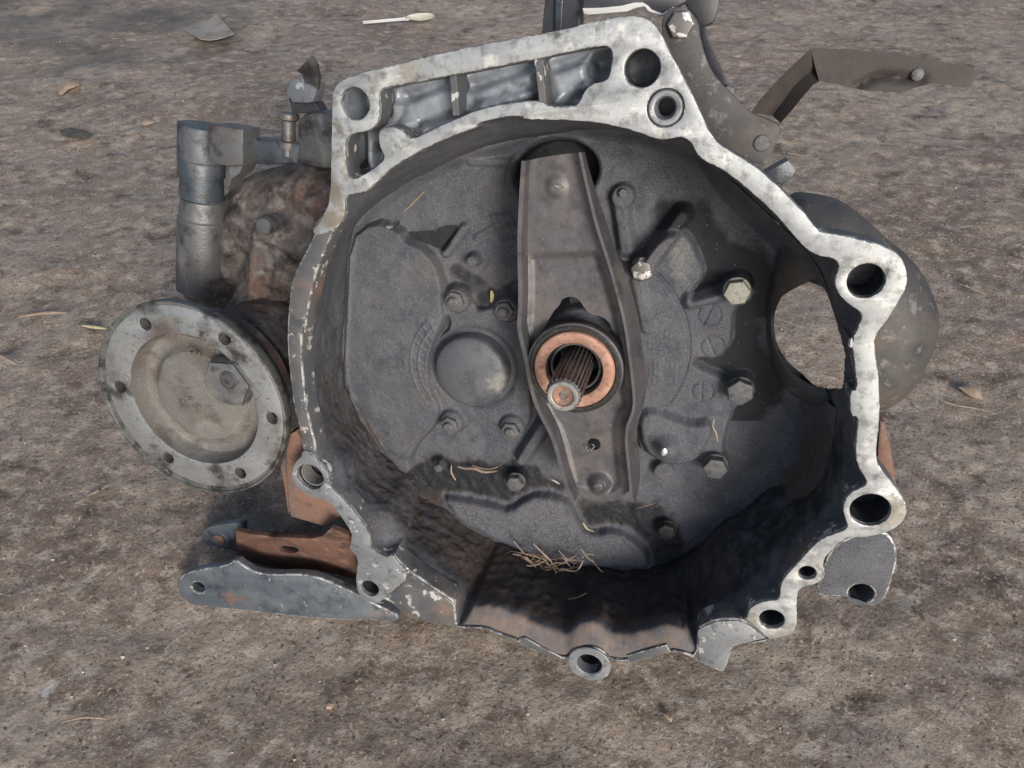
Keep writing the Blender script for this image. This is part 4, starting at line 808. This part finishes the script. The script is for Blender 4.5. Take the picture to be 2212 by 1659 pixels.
o = slab('C7', [(1090, 1120), (1075, 1080), (1110, 960), (1150, 830), (1240, 860), (1400, 885), (1660, 890), (1740, 860), (1820, 780), (2000, 900), (2050, 1250), (2020, 1400), (1900, 1345), (1750, 1280), (1620, 1230), (1500, 1216), (1330, 1220), (1200, 1200), (1130, 1160)], 22, 5, RUST, "bracket_web", (0, .45), GB, "rust brown bracket web with a dark oval hole", [np.array([F2(*K("C7", (1457 + 74 * math.cos(t), 1013 + 36 * math.sin(t)))[0], 22) for t in np.linspace(0, 2 * math.pi, 24, endpoint=False)])])
o = slab('C7', [(835, 975), (850, 905), (900, 865), (1000, 840), (1120, 825), (1150, 835), (1130, 930), (1100, 1010), (1080, 1075), (1000, 1075), (900, 1050), (850, 1010)], 30, 6, BLUEST, "bracket_ear", (0, .25))
p = F(*K('C7', (955, 965))[0], 28)
V, Fc = lathe((p[0], p[1], -31), ZW, [(0, 5.0), (1.8, 5.2), (2.4, 6.2), (1.5, 9.2), (0, 10)], 24, close=False); mk("pressed_ring", V, Fc, BLUEST, MB, angle=40) if False else None
o = mk("pressed_ring", V, Fc, BLUEST, angle=40); attach(o, MB)
V, Fc = lathe((p[0], p[1], -30.6), ZW, [(2.0, 4.9), (1.0, 4.6), (.9, .05)], 24, close=False); o = mk("ring_hole", V, Fc, RUSTC); attach(o, MB)
# rusty side cover behind the lower lug
o = slab('C7', [(1450, 230), (1520, 190), (1580, 300), (1640, 560), (1740, 720), (1800, 800), (1730, 870), (1660, 890), (1560, 855), (1445, 820), (1435, 700), (1440, 450)], 20, 14, RUSTL, "side_cover", (0, .1), GB, "orange rusted side cover below the flange")
o = slab('C7', [(1385, 460), (1410, 400), (1445, 360), (1440, 600), (1440, 780), (1410, 600)], 30, 30, RUSTL, "cover_edge")
# --- bottom tube boss and its ribs on the lip
c, r = hole_from('C5', 58, 343, 1163, 1392); ci, ri = hole_from('C5', 110, 275, 1212, 1345)
V, Fc = lathe((c[0], c[1], 0), ZW, [(-9, r - .3), (-3, r - .3), (-.6, r), (0, r - .6), (.1, r * .86), (0, ri + .8), (-.8, ri), (-9, ri - .4)], 40, close=False)
mk("dowel_tube", V, Fc, MACHG, GB, angle=35, label="pale worn tube end under the bottom lip")
V, Fc = lathe((ci[0], ci[1], 0), ZW, [(-1.2, ri + .1), (-24, ri - .1), (-24, .05)], 32, close=False); mk("tube_bore", V, Fc, BORE, GB)
for pts in ([(465, 1215), (600, 1175), (735, 1140), (765, 1190), (640, 1228), (480, 1265)],):
    box('C5', pts, 1.2, 12, RIMC, "lip_rib", .6)
box('C6', [(1650, 1095), (1690, 1090), (1800, 1150), (1945, 1225), (1935, 1245), (1800, 1195), (1660, 1140)], 1.2, 12, RIMC, "lip_rib", .6)
# plate behind the lower right lug
box('C4', [(830, 1560), (900, 1440), (1050, 1370), (1250, 1340), (1320, 1420), (1340, 1500), (1330, 1600), (1300, 1700), (1270, 1790), (1235, 1840), (1180, 1870), (1120, 1860), (1050, 1830), (900, 1800), (760, 1790)], 17, 40, CAST, "lower_lug_plate", 1.5, 1,
    hl=[circ(F2(1860, 1281, 18), 7.2, 24)], lab="dark grey lug plate with one hole behind the bright rim")
V, Fc = lathe((*F2(1860, 1281, 18), -40), ZW, [(21, 7.25), (1, 7.25), (1, .05)], 24, close=False); mk("lug_bore", V, Fc, CRUST, GB)
box('C4', [(1215, 590), (1250, 595), (1290, 750), (1340, 1060), (1360, 1150), (1250, 1100), (1190, 900)], 30, 60, RUSTL, "rusty_side_web", 2)
# --- top right: steel plate with two bolts, straps, lever, and rear mount
top_plate = K('C2', (975, 200), (990, 110), (1030, 60), (1100, 40), (1170, 60), (1215, 120), (1235, 200), (1265, 330), (1300, 440), (1360, 540), (1440, 620), (1520, 700), (1590, 775), (1700, 815), (1790, 860), (1800, 900), (1780, 970), (1750, 1050), (1722, 1130), (1640, 1135), (1540, 1100), (1350, 1020), (1200, 800), (1080, 560), (1000, 380))
V, Fc = prism(smooth_loop(L2(top_plate, 46), 1), [], 46, 52, 1.0)
SP = mk("support_plate", V, Fc, PLATEG, GB, angle=35, label="dull steel support plate behind the upper right corner")
def disc(c, p, r, d, mat, name, par=GB, h=4, n=24, ph=0.):
    x, y = K(c, p)[0]; P = F(x, y, d); V, Fc = lathe((P[0], P[1], -d - 4), ZW, [(0, r * 1.02), (4 + h - 1, r), (4 + h - .2, r * .9), (4 + h, r * .7)], n, phase=ph); o = mk(name, V, Fc, mat, angle=35); attach(o, par)
disc('C2', (1112, 172), 7.0, 46, BOLTS, "plate_bolt", SP, 3.5, 6, .4)
disc('C2', (1672, 990), 4.4, 46, BOLT, "plate_rivet", SP, 1.2)
slab('C2', [(1240, 180), (1290, 175), (1300, 260), (1340, 350), (1400, 480), (1445, 600), (1460, 690), (1420, 690), (1380, 600), (1300, 450), (1250, 330)], 62, 4, BLACKP, "strap", (.2, 0))
disc('C2', (1435, 640), 4.0, 60, BOLT, "strap_bolt", GB, 4, 6)
slab('C2', [(1500, 715), (1550, 710), (1560, 760), (1580, 790), (1530, 770)], 60, 8, BLACKP, "strap_tab")
slab('C2', [(1690, 1195), (1855, 1105), (1885, 1140), (1905, 1180), (1885, 1225), (1810, 1285), (1740, 1240)], 70, 14, BLUEP, "stop_block")
# selector lever: bent channel, rising arm then long arm
def sheet(quads, th, mat, name, lab=None, par=GB):
    parts = []
    for top, botm in quads: parts.append((top, botm))
    n = len(parts); V = []
    for a, b in parts:
        V += [a, b]
    V = np.array(V); nrm = np.array([0, 0, -1.]) * th; V = np.concatenate([V, V + nrm]); m = 2 * n; Fc = []
    for k in range(n - 1):
        a, b, c, d = 2 * k, 2 * k + 1, 2 * k + 3, 2 * k + 2; Fc += [(a, b, c, d), (a + m, d + m, c + m, b + m), (a, d, d + m, a + m), (b, b + m, c + m, c)]
    Fc += [(0, m, m + 1, 1), (m - 2, m - 1, 2 * m - 1, 2 * m - 2)]
    o = mk(name, V, Fc, mat, angle=30, label=lab); attach(o, par); return o
def Q(c, pts, ds): return [F(*K(c, p)[0], d) for p, d in zip(pts, ds)]
up = [(330, 780), (390, 690), (500, 565), (640, 430), (740, 335)]; lo = [(470, 800), (545, 700), (620, 600), (700, 520), (790, 470)]; l2 = [(530, 850), (610, 760), (690, 660), (750, 590), (800, 560)]
a = Q('D8', up, [78, 80, 84, 90, 96]); b = Q('D8', lo, [90, 92, 96, 100, 102]); c_ = Q('D8', l2, [80, 82, 86, 92, 98])
LV = sheet(list(zip(a, b)), 2.5, BRNSTEEL, "selector_lever", "bent brown steel selector lever pointing right")
o = sheet(list(zip(b, c_)), 2.5, BRNSTEEL, "lever_fold", None, LV)
lg = K('D8', (735, 338), (770, 333), (1000, 345), (1200, 360), (1400, 385), (1600, 418), (1840, 462), (1862, 480), (1865, 510), (1835, 590), (1820, 606), (1730, 595), (1640, 580), (1590, 578), (1540, 580), (1440, 610), (1340, 640), (1220, 630), (1100, 625), (1000, 598), (900, 580), (790, 558), (760, 450))
V, q, at = hfield(L2(lg, 100), [], 2.0, lambda U, V: (97 + 2.5 * np.exp(-(np.minimum(capsule(F2(*K('D8', (1040, 600))[0], 98), F2(*K('D8', (1200, 525))[0], 98), U, V), capsule(F2(*K('D8', (1200, 525))[0], 98), F2(*K('D8', (1500, 550))[0], 98), U, V)) / 2.) ** 2), {}), skirt=4)
o = mk("lever_arm", V, q, BRNSTEEL, angle=40); attach(o, LV)
p = F(*K('D8', (1475, 515))[0], 97); V, Fc = lathe((p[0], p[1], -97), ZW, [(-1, 3.4), (.8, 3.2), (1.4, 1.5)], 12); o = mk("lever_rivet", V, Fc, BOLT); attach(o, LV)
# rear mount at the very top
slab('C2', [(175, -60), (420, -60), (412, 210), (145, 245)], 70, 14, BLACKP, "rear_post", (.1, 0), GB, "black upright post behind the top edge")
slab('C2', [(245, -60), (300, -60), (285, 225), (240, 230)], 67, 3, BLUEP, "post_rib", (.1, 0))
slab('C2', [(430, -60), (1140, -60), (1150, 10), (1060, 60), (990, 100), (900, 75), (870, 40), (820, 25), (700, 60), (560, 90), (450, 85)], 62, 10, BLACKP, "rear_cover", (0, 0), GB, "black rear cover with a pale edge strip")
slab('C2', [(430, 55), (560, 52), (700, 38), (790, 15), (850, 15), (885, 38), (910, 65), (985, 92), (1060, 45), (1065, 62), (1000, 110), (965, 108), (890, 82), (860, 45), (800, 55), (740, 80), (470, 104), (440, 95)], 59.5, 3, WHITEP, "edge_strip")
slab('C2', [(1140, -60), (1385, -60), (1370, 60), (1335, 150), (1285, 175), (1240, 180), (1220, 120), (1170, 60), (1140, 20)], 72, 20, BLACKP, "rear_housing", (0, 0))
# --- rear body, hidden mostly, carries the gearbox on the ground
V, Fc = lathe((8, -10, -124), (0, 0, -1), [(0, 100), (10, 98), (60, 92), (90, 88), (170, 76), (185, 60)], 40); mk("gear_case_rear", V, Fc, GREASE, GB, angle=40)
# floor of window side: casing must not fill the opening
# ------------------------------------------------------------------ litter
def strip(path, wd, mat, name, lift=.4, world_=True, thick=.35, taper=True):
    n = len(path); rad = [wd * (.35 + .65 * math.sin(math.pi * (k + .5) / n)) if taper else wd for k in range(n)]
    V, Fc = tube(path, rad, 6, thick); return mk(name, V, Fc, mat, angle=60)
def gpath(pts, z0=2.5, z1=None, sub=3):
    P = [floorpt(x, y) for x, y in pts]; Q_ = resample(P, max(4, len(pts) * sub)); Q_[:, 2] = z0 + (0 if z1 is None else 1) * np.sin(np.linspace(0, math.pi, len(Q_))) * ((z1 or 0) - z0); return Q_
def recenter(o):
    me = o.data; n = len(me.vertices); co = np.empty(n * 3); me.vertices.foreach_get("co", co); co = co.reshape(-1, 3); c = co.mean(0); c[2] = co[:, 2].min()
    me.vertices.foreach_set("co", (co - c).ravel()); o.location = Vector(c) + o.location; me.update(); return o
# spoon
def spoon():
    A = floorpt(785, 56); B = floorpt(940, 46); ax = B - A; L = np.linalg.norm(ax); ax /= L; sd_ = np.array([-ax[1], ax[0], 0])
    Mx = Matrix.Translation(Vector(A / 1000)); SPN = empty("spoon", Mx, "white disposable plastic spoon lying on the floor, cream coloured bowl", "spoon")
    ROOTM["spoon"] = Mx.inverted()
    V = []; n = 26
    for k in range(n):
        s = k / (n - 1) * .64; wdt = 4.2 + 1.6 * max(0, (.08 - s) / .08) * 0 + (1.5 if s > .58 else 0); c = A + ax * L * s + np.array([0, 0, 5 + 3 * s])
        for dy, dz in ((-1, 0), (-1, 2.2), (-.72, 2.4), (-.6, .8), (.6, .8), (.72, 2.4), (1, 2.2), (1, 0)): V.append(c + sd_ * dy * wdt + np.array([0, 0, dz]))
    Fc = [(k * 8 + i, k * 8 + (i + 1) % 8, (k + 1) * 8 + (i + 1) % 8, (k + 1) * 8 + i) for k in range(n - 1) for i in range(8)] + [tuple(range(8))[::-1], tuple((n - 1) * 8 + i for i in range(8))]
    o = mk("handle", V, Fc, WHITEP, angle=40); attach(o, SPN)
    V = []; m = 20; r_ = 7
    for lay in (0, 1):
        for j in range(r_ + 1):
            for i in range(m):
                t = 2 * math.pi * i / m; f_ = j / r_; egg = 1 + .12 * math.cos(t)
                V.append(A + ax * (L * .80 + L * .20 * math.cos(t) * f_) + sd_ * 17 * math.sin(t) * f_ * egg * .9 + np.array([0, 0, 4 + 7 * f_ ** 2 - lay * 1.2]))
    Fc = []; nn = (r_ + 1) * m
    for j in range(r_):
        for i in range(m):
            k = (i + 1) % m; Fc.append((j * m + i, (j + 1) * m + i, (j + 1) * m + k, j * m + k)); Fc.append((nn + j * m + i, nn + j * m + k, nn + (j + 1) * m + k, nn + (j + 1) * m + i))
    for i in range(m): k = (i + 1) % m; Fc.append((r_ * m + i, nn + r_ * m + i, nn + r_ * m + k, r_ * m + k))
    o = mk("bowl", V, Fc, CREAM, angle=50); attach(o, SPN)
spoon()
# grey card with folded corner
def flat(pts, z, th, mat, name, lab, cat, curl=0., sub=8):
    P = [floorpt(x, y) for x, y in pts]; P = np.array(P)
    if len(P) == 4:
        V = []; n = sub
        for i in range(n + 1):
            for j in range(n + 1):
                s, t = i / n, j / n; p = (P[0] * (1 - s) + P[1] * s) * (1 - t) + (P[3] * (1 - s) + P[2] * s) * t
                p[2] = z + curl * (abs(s - .5) ** 2 * 3 + t * .6) + .6 * math.sin(7 * s + 3 * t); V.append(p)
        V = np.array(V); m = (n + 1) ** 2; V = np.concatenate([V, V - np.array([0, 0, th])]); Fc = []
        g = lambda i, j: i * (n + 1) + j
        for i in range(n):
            for j in range(n):
                a = (g(i, j), g(i + 1, j), g(i + 1, j + 1), g(i, j + 1)); Fc.append(a); Fc.append(tuple(x + m for x in a[::-1]))
        for i in range(n):
            for a, b in ((g(i, 0), g(i + 1, 0)), (g(i + 1, n), g(i, n)), (g(0, i + 1), g(0, i)), (g(n, i), g(n, i + 1))): Fc.append((b, a, a + m, b + m))
    else:
        c = P.mean(0); V = [c + np.array([0, 0, z + curl])]; n = len(P)
        for f_ in (.5, 1.): V += [c + (p - c) * f_ + np.array([0, 0, z + curl * (1 - f_ ** 2) + rng.random() * .8]) for p in P]
        V = np.array(V); m = len(V); V = np.concatenate([V, V - np.array([0, 0, th])]); Fc = []
        for i in range(n):
            k = (i + 1) % n; Fc += [(0, 1 + i, 1 + k), (1 + i, 1 + n + i, 1 + n + k, 1 + k)]; Fc += [(m, m + 1 + k, m + 1 + i), (m + 1 + i, m + 1 + k, m + 1 + n + k, m + 1 + n + i), (1 + n + i, m + 1 + n + i, m + 1 + n + k, 1 + n + k)]
    o = mk(name, V, Fc, mat, angle=40); recenter(o); return tag(o, lab, cat)
flat([(397, 72), (470, 42), (510, 88), (436, 100)], 4, 1.2, PAPER, "card_scrap", "grey square card scrap lying at the back left of the floor", "card", 7)
flat([(125, 190), (150, 172), (172, 180), (174, 187), (150, 196), (136, 208), (128, 207), (133, 196)], 2.5, .6, LEAF, "dry_leaf", "curled pale leaf left of the grey card scrap", "leaf", 4)
flat([(303, 268), (320, 259), (336, 267), (322, 273), (310, 274)], 2.5, .6, LEAF, "dry_leaf", "small tan diamond leaf above the sensor", "leaf", 3)
flat([(129, 285), (150, 279), (180, 283), (203, 293), (190, 300), (160, 302), (138, 297)], 2.2, .6, SPOTD, "dark_spot", "dark oval spot laid flat on the floor at left", "leaf", 1)  # thin dark sheet standing for a dark spot in the floor
flat([(2067, 840), (2090, 832), (2115, 845), (2120, 868), (2100, 862), (2082, 852)], 2.5, .6, LEAF, "dry_leaf", "crumpled tan leaf right of the starter housing", "leaf", 4)
flat([(1430, 1545), (1438, 1535), (1452, 1556), (1449, 1562), (1440, 1556)], 2.4, .6, LEAF, "dry_leaf", "tiny pale leaf below the bottom tube", "leaf", 2)
flat([(1975, 1330), (1983, 1325), (1996, 1342), (1990, 1345)], 2.4, .6, LEAF, "dry_leaf", "small pale leaf below the lower right lug plate", "leaf", 2)
flat([(702, 1522), (712, 1516), (722, 1524), (718, 1534), (706, 1534)], 2.4, 1.2, LEAF, "bark_chip", "pale tan chip in the middle of the foreground floor", "chip", 2)
def twig(pts, wd, mat, name, lab, cat, z=2.8, z1=None, thick=.5):
    o = strip(gpath(pts, z, z1), wd, mat, name, thick=thick); recenter(o); return tag(o, lab, cat)
twig([(45, 688), (80, 682), (115, 678), (148, 680)], 2.6, LEAF, "straw", "short pale straw on the floor far left", "straw")
twig([(180, 707), (205, 710), (232, 714)], 2.3, STRAW, "straw", "yellow straw pointing at the drive flange", "straw")
twig([(137, 1563), (175, 1552), (205, 1551), (240, 1556)], 1.1, LEAF, "twig", "thin curved twig at the bottom left of the floor", "twig")
twig([(188, 1076), (210, 1066), (242, 1050)], 1.0, LEAF, "twig", "fine slanting twig below the drive flange", "twig")
twig([(2005, 855), (2050, 878), (2110, 886), (2150, 898)], 1.1, LEAF, "twig", "long wavy twig beyond the starter housing", "twig")
twig([(2072, 618), (2100, 628), (2128, 640)], 1.3, LEAF, "twig", "short straight twig on the floor at far right", "twig")
twig([(0, 770), (20, 780), (40, 792)], 2.2, LEAF, "straw", "straw cut by the left edge of the picture", "straw")
twig([(1580, 125), (1600, 124)], 3.5, LEAF, "bark_chip", "small pale chip behind the black strap", "chip")
twig([(1700, 335), (1720, 337), (1735, 342)], 1.6, LEAF, "twig", "pale twig just right of the support plate", "twig")
# straw and leaves inside the bell
def istrip(c, pts, d, wd, mat, name, lab, cat, grp=None, thick=.4, lift=0):
    P = np.array([F(*K(c, p)[0], dd) for p, dd in zip(pts, d if hasattr(d, '__len__') else [d] * len(pts))]); P = resample(P, max(6, 3 * len(pts)))
    Pw = np.array([O + Ua * p[0] + Va * p[1] + Nv * p[2] for p in P]); o = strip(Pw, wd, mat, name, thick=thick); recenter(o); return tag(o, lab, cat, grp)
istrip('D2', [(860, 630), (920, 570), (998, 495)], 77, 1.5, STRAW, "straw", "bright yellow straw lying inside the bell housing", "straw")
istrip('D2', [(1460, 1180), (1468, 1215), (1460, 1260)], 88, 1.4, STRAW, "straw_chip", "pale straw chip between the two upper nuts", "straw")
istrip('D5', [(1230, 1290), (1300, 1310), (1340, 1290), (1400, 1330), (1500, 1320)], 86, 1.5, LEAF, "curled_leaf", "curled pale leaf in the dirt under the bearing cap", "leaf")
istrip('D5', [(1185, 1280), (1180, 1330), (1215, 1385)], 86, .7, LEAF, "grass_blade", "short bent grass blade left of the curled leaf", "grass blade")
istrip('D5', [(1330, 1280), (1420, 1310), (1500, 1300), (1560, 1250)], 85, .6, LEAF, "grass_blade", "fine grass blade arching over the curled leaf", "grass blade")
TUFT = []
for k in range(44):
    cx_, cy_ = 1000 + rng.normal() * 120, 1010 + rng.normal() * 45; an = rng.uniform(-.3, 1.0); ln = rng.uniform(60, 150); cu = rng.uniform(-60, 60)
    pts = [(cx_ - ln * math.cos(an), cy_ - ln * math.sin(an)), (cx_ + cu * .3, cy_ + cu), (cx_ + ln * math.cos(an), cy_ + ln * math.sin(an))]
    dz = 70 + rng.uniform(-3, 6)
    TUFT.append((pts, dz, rng.uniform(.4, 1.1), k))
tv = []; tv2 = []
for pts, dz, wd_, k in TUFT:
    (x0, y0), (x1, y1), (x2, y2) = pts; c1, c2 = rng.normal() * 45, rng.normal() * 45
    pts = [(x0, y0), ((x0 + x1) / 2 + c1 * .4, (y0 + y1) / 2 + c1), (x1, y1), ((x1 + x2) / 2 + c2 * .4, (y1 + y2) / 2 + c2), (x2, y2)]
    P = resample(np.array([F(*K('D6', p)[0], dd) for p, dd in zip(pts, (dz + 3, dz, dz - 2, dz, dz + 3))]), 9); wd_ *= .75; P = [O + Ua * p[0] + Va * p[1] + Nv * p[2] for p in P]
    (tv if k % 3 else tv2).append(tube(P, [wd_ * (.35 + .65 * math.sin(math.pi * (i + .5) / 9)) for i in range(9)], 5, .4))
V, Fc = merge(tv2); o = mk("grass_tuft", V, Fc, STRAWD, angle=60); recenter(o); o["kind"] = "stuff"; tag(o, "darker brown blades mixed into the grass tuft on the lower bell wall", "grass tuft")
V, Fc = merge(tv); o = mk("grass_tuft", V, Fc, LEAF, angle=60); recenter(o); o["kind"] = "stuff"; tag(o, "tangled tuft of dry grass on the lower bell wall", "grass tuft")
istrip('D6', [(1130, 915), (1230, 840), (1320, 760), (1350, 740)], 80, .35, LEAF, "fibre", "long fine fibre crossing the lit shelf below the fork", "fibre")
istrip('D6', [(1265, 710), (1290, 755), (1345, 772)], 82, .7, STRAW, "grass_blade", "hooked pale blade below the fork tip", "grass blade")
istrip('D6', [(1640, 608), (1700, 595), (1765, 575)], 88, .5, LEAF, "grass_blade", "pale blade right of the fork tip", "grass blade")
istrip('D6', [(1155, 1238), (1220, 1232), (1290, 1195)], 40, .5, LEAF, "grass_blade", "single curved blade below the tangled grass tuft", "grass blade")
istrip('D4', [(1620, 960), (1605, 1020), (1640, 1060), (1635, 1100), (1650, 1120)], 76, .3, STRAW, "thread", "crooked pale thread beside the right hand bolts", "thread")
istrip('D4', [(495, 1380), (520, 1390), (550, 1410)], 84, .9, WHITEP, "bright_fleck", "white curled flake left of the fork foot", "flake")
istrip('D4', [(1275, 1165), (1278, 1190), (1270, 1215)], 61, 2.2, FOIL, "bright_fleck", "bright spot on the domed lump right of the fork", "flake")  # small bright strip on top of the lump
istrip('D3', [(510, 450), (545, 460), (580, 470)], 49, 1.7, FOIL, "bright_fleck", "bright chipped flake near the top of the fork", "flake")
istrip('D2', [(735, 735), (755, 742), (778, 738)], 78, 1.9, FOIL, "bright_fleck", "small white flake left of the triangular recess", "flake")
# grit: pale stones and crumbs scattered on the floor
def grit():
    V = []; Fc = []
    for k in range(520):
        x, y = rng.uniform(-60, 2270), rng.uniform(0, 1680); p = floorpt(x, y); r = abs(rng.normal()) * .7 + .4
        if 560 < x < 1980 and 250 < y < 1420: continue
        o = len(V)
        q = [np.array(v) * r * rng.uniform(.6, 1.2) for v in ((1, 0, 0), (-1, 0, 0), (0, 1, 0), (0, -1, 0), (0, 0, .7), (0, 0, -.7))]
        z = -3 + float(fbm(np.array([p[0] / 160]), np.array([p[1] / 110]), 3)[0]) * 7 + float(fbm(np.array([p[0] / 30]), np.array([p[1] / 19]), 4)[0]) * 3.2 + .6
        V += [np.array([p[0], p[1], z]) + v for v in q]; Fc += [tuple(o + i for i in f) for f in ((0, 2, 4), (2, 1, 4), (1, 3, 4), (3, 0, 4), (2, 0, 5), (1, 2, 5), (3, 1, 5), (0, 3, 5))]
    o = mk("grit", V, Fc, GRIT, angle=None, kind="stuff"); tag(o, "pale grit and crumbs scattered over the floor", "grit")
grit()
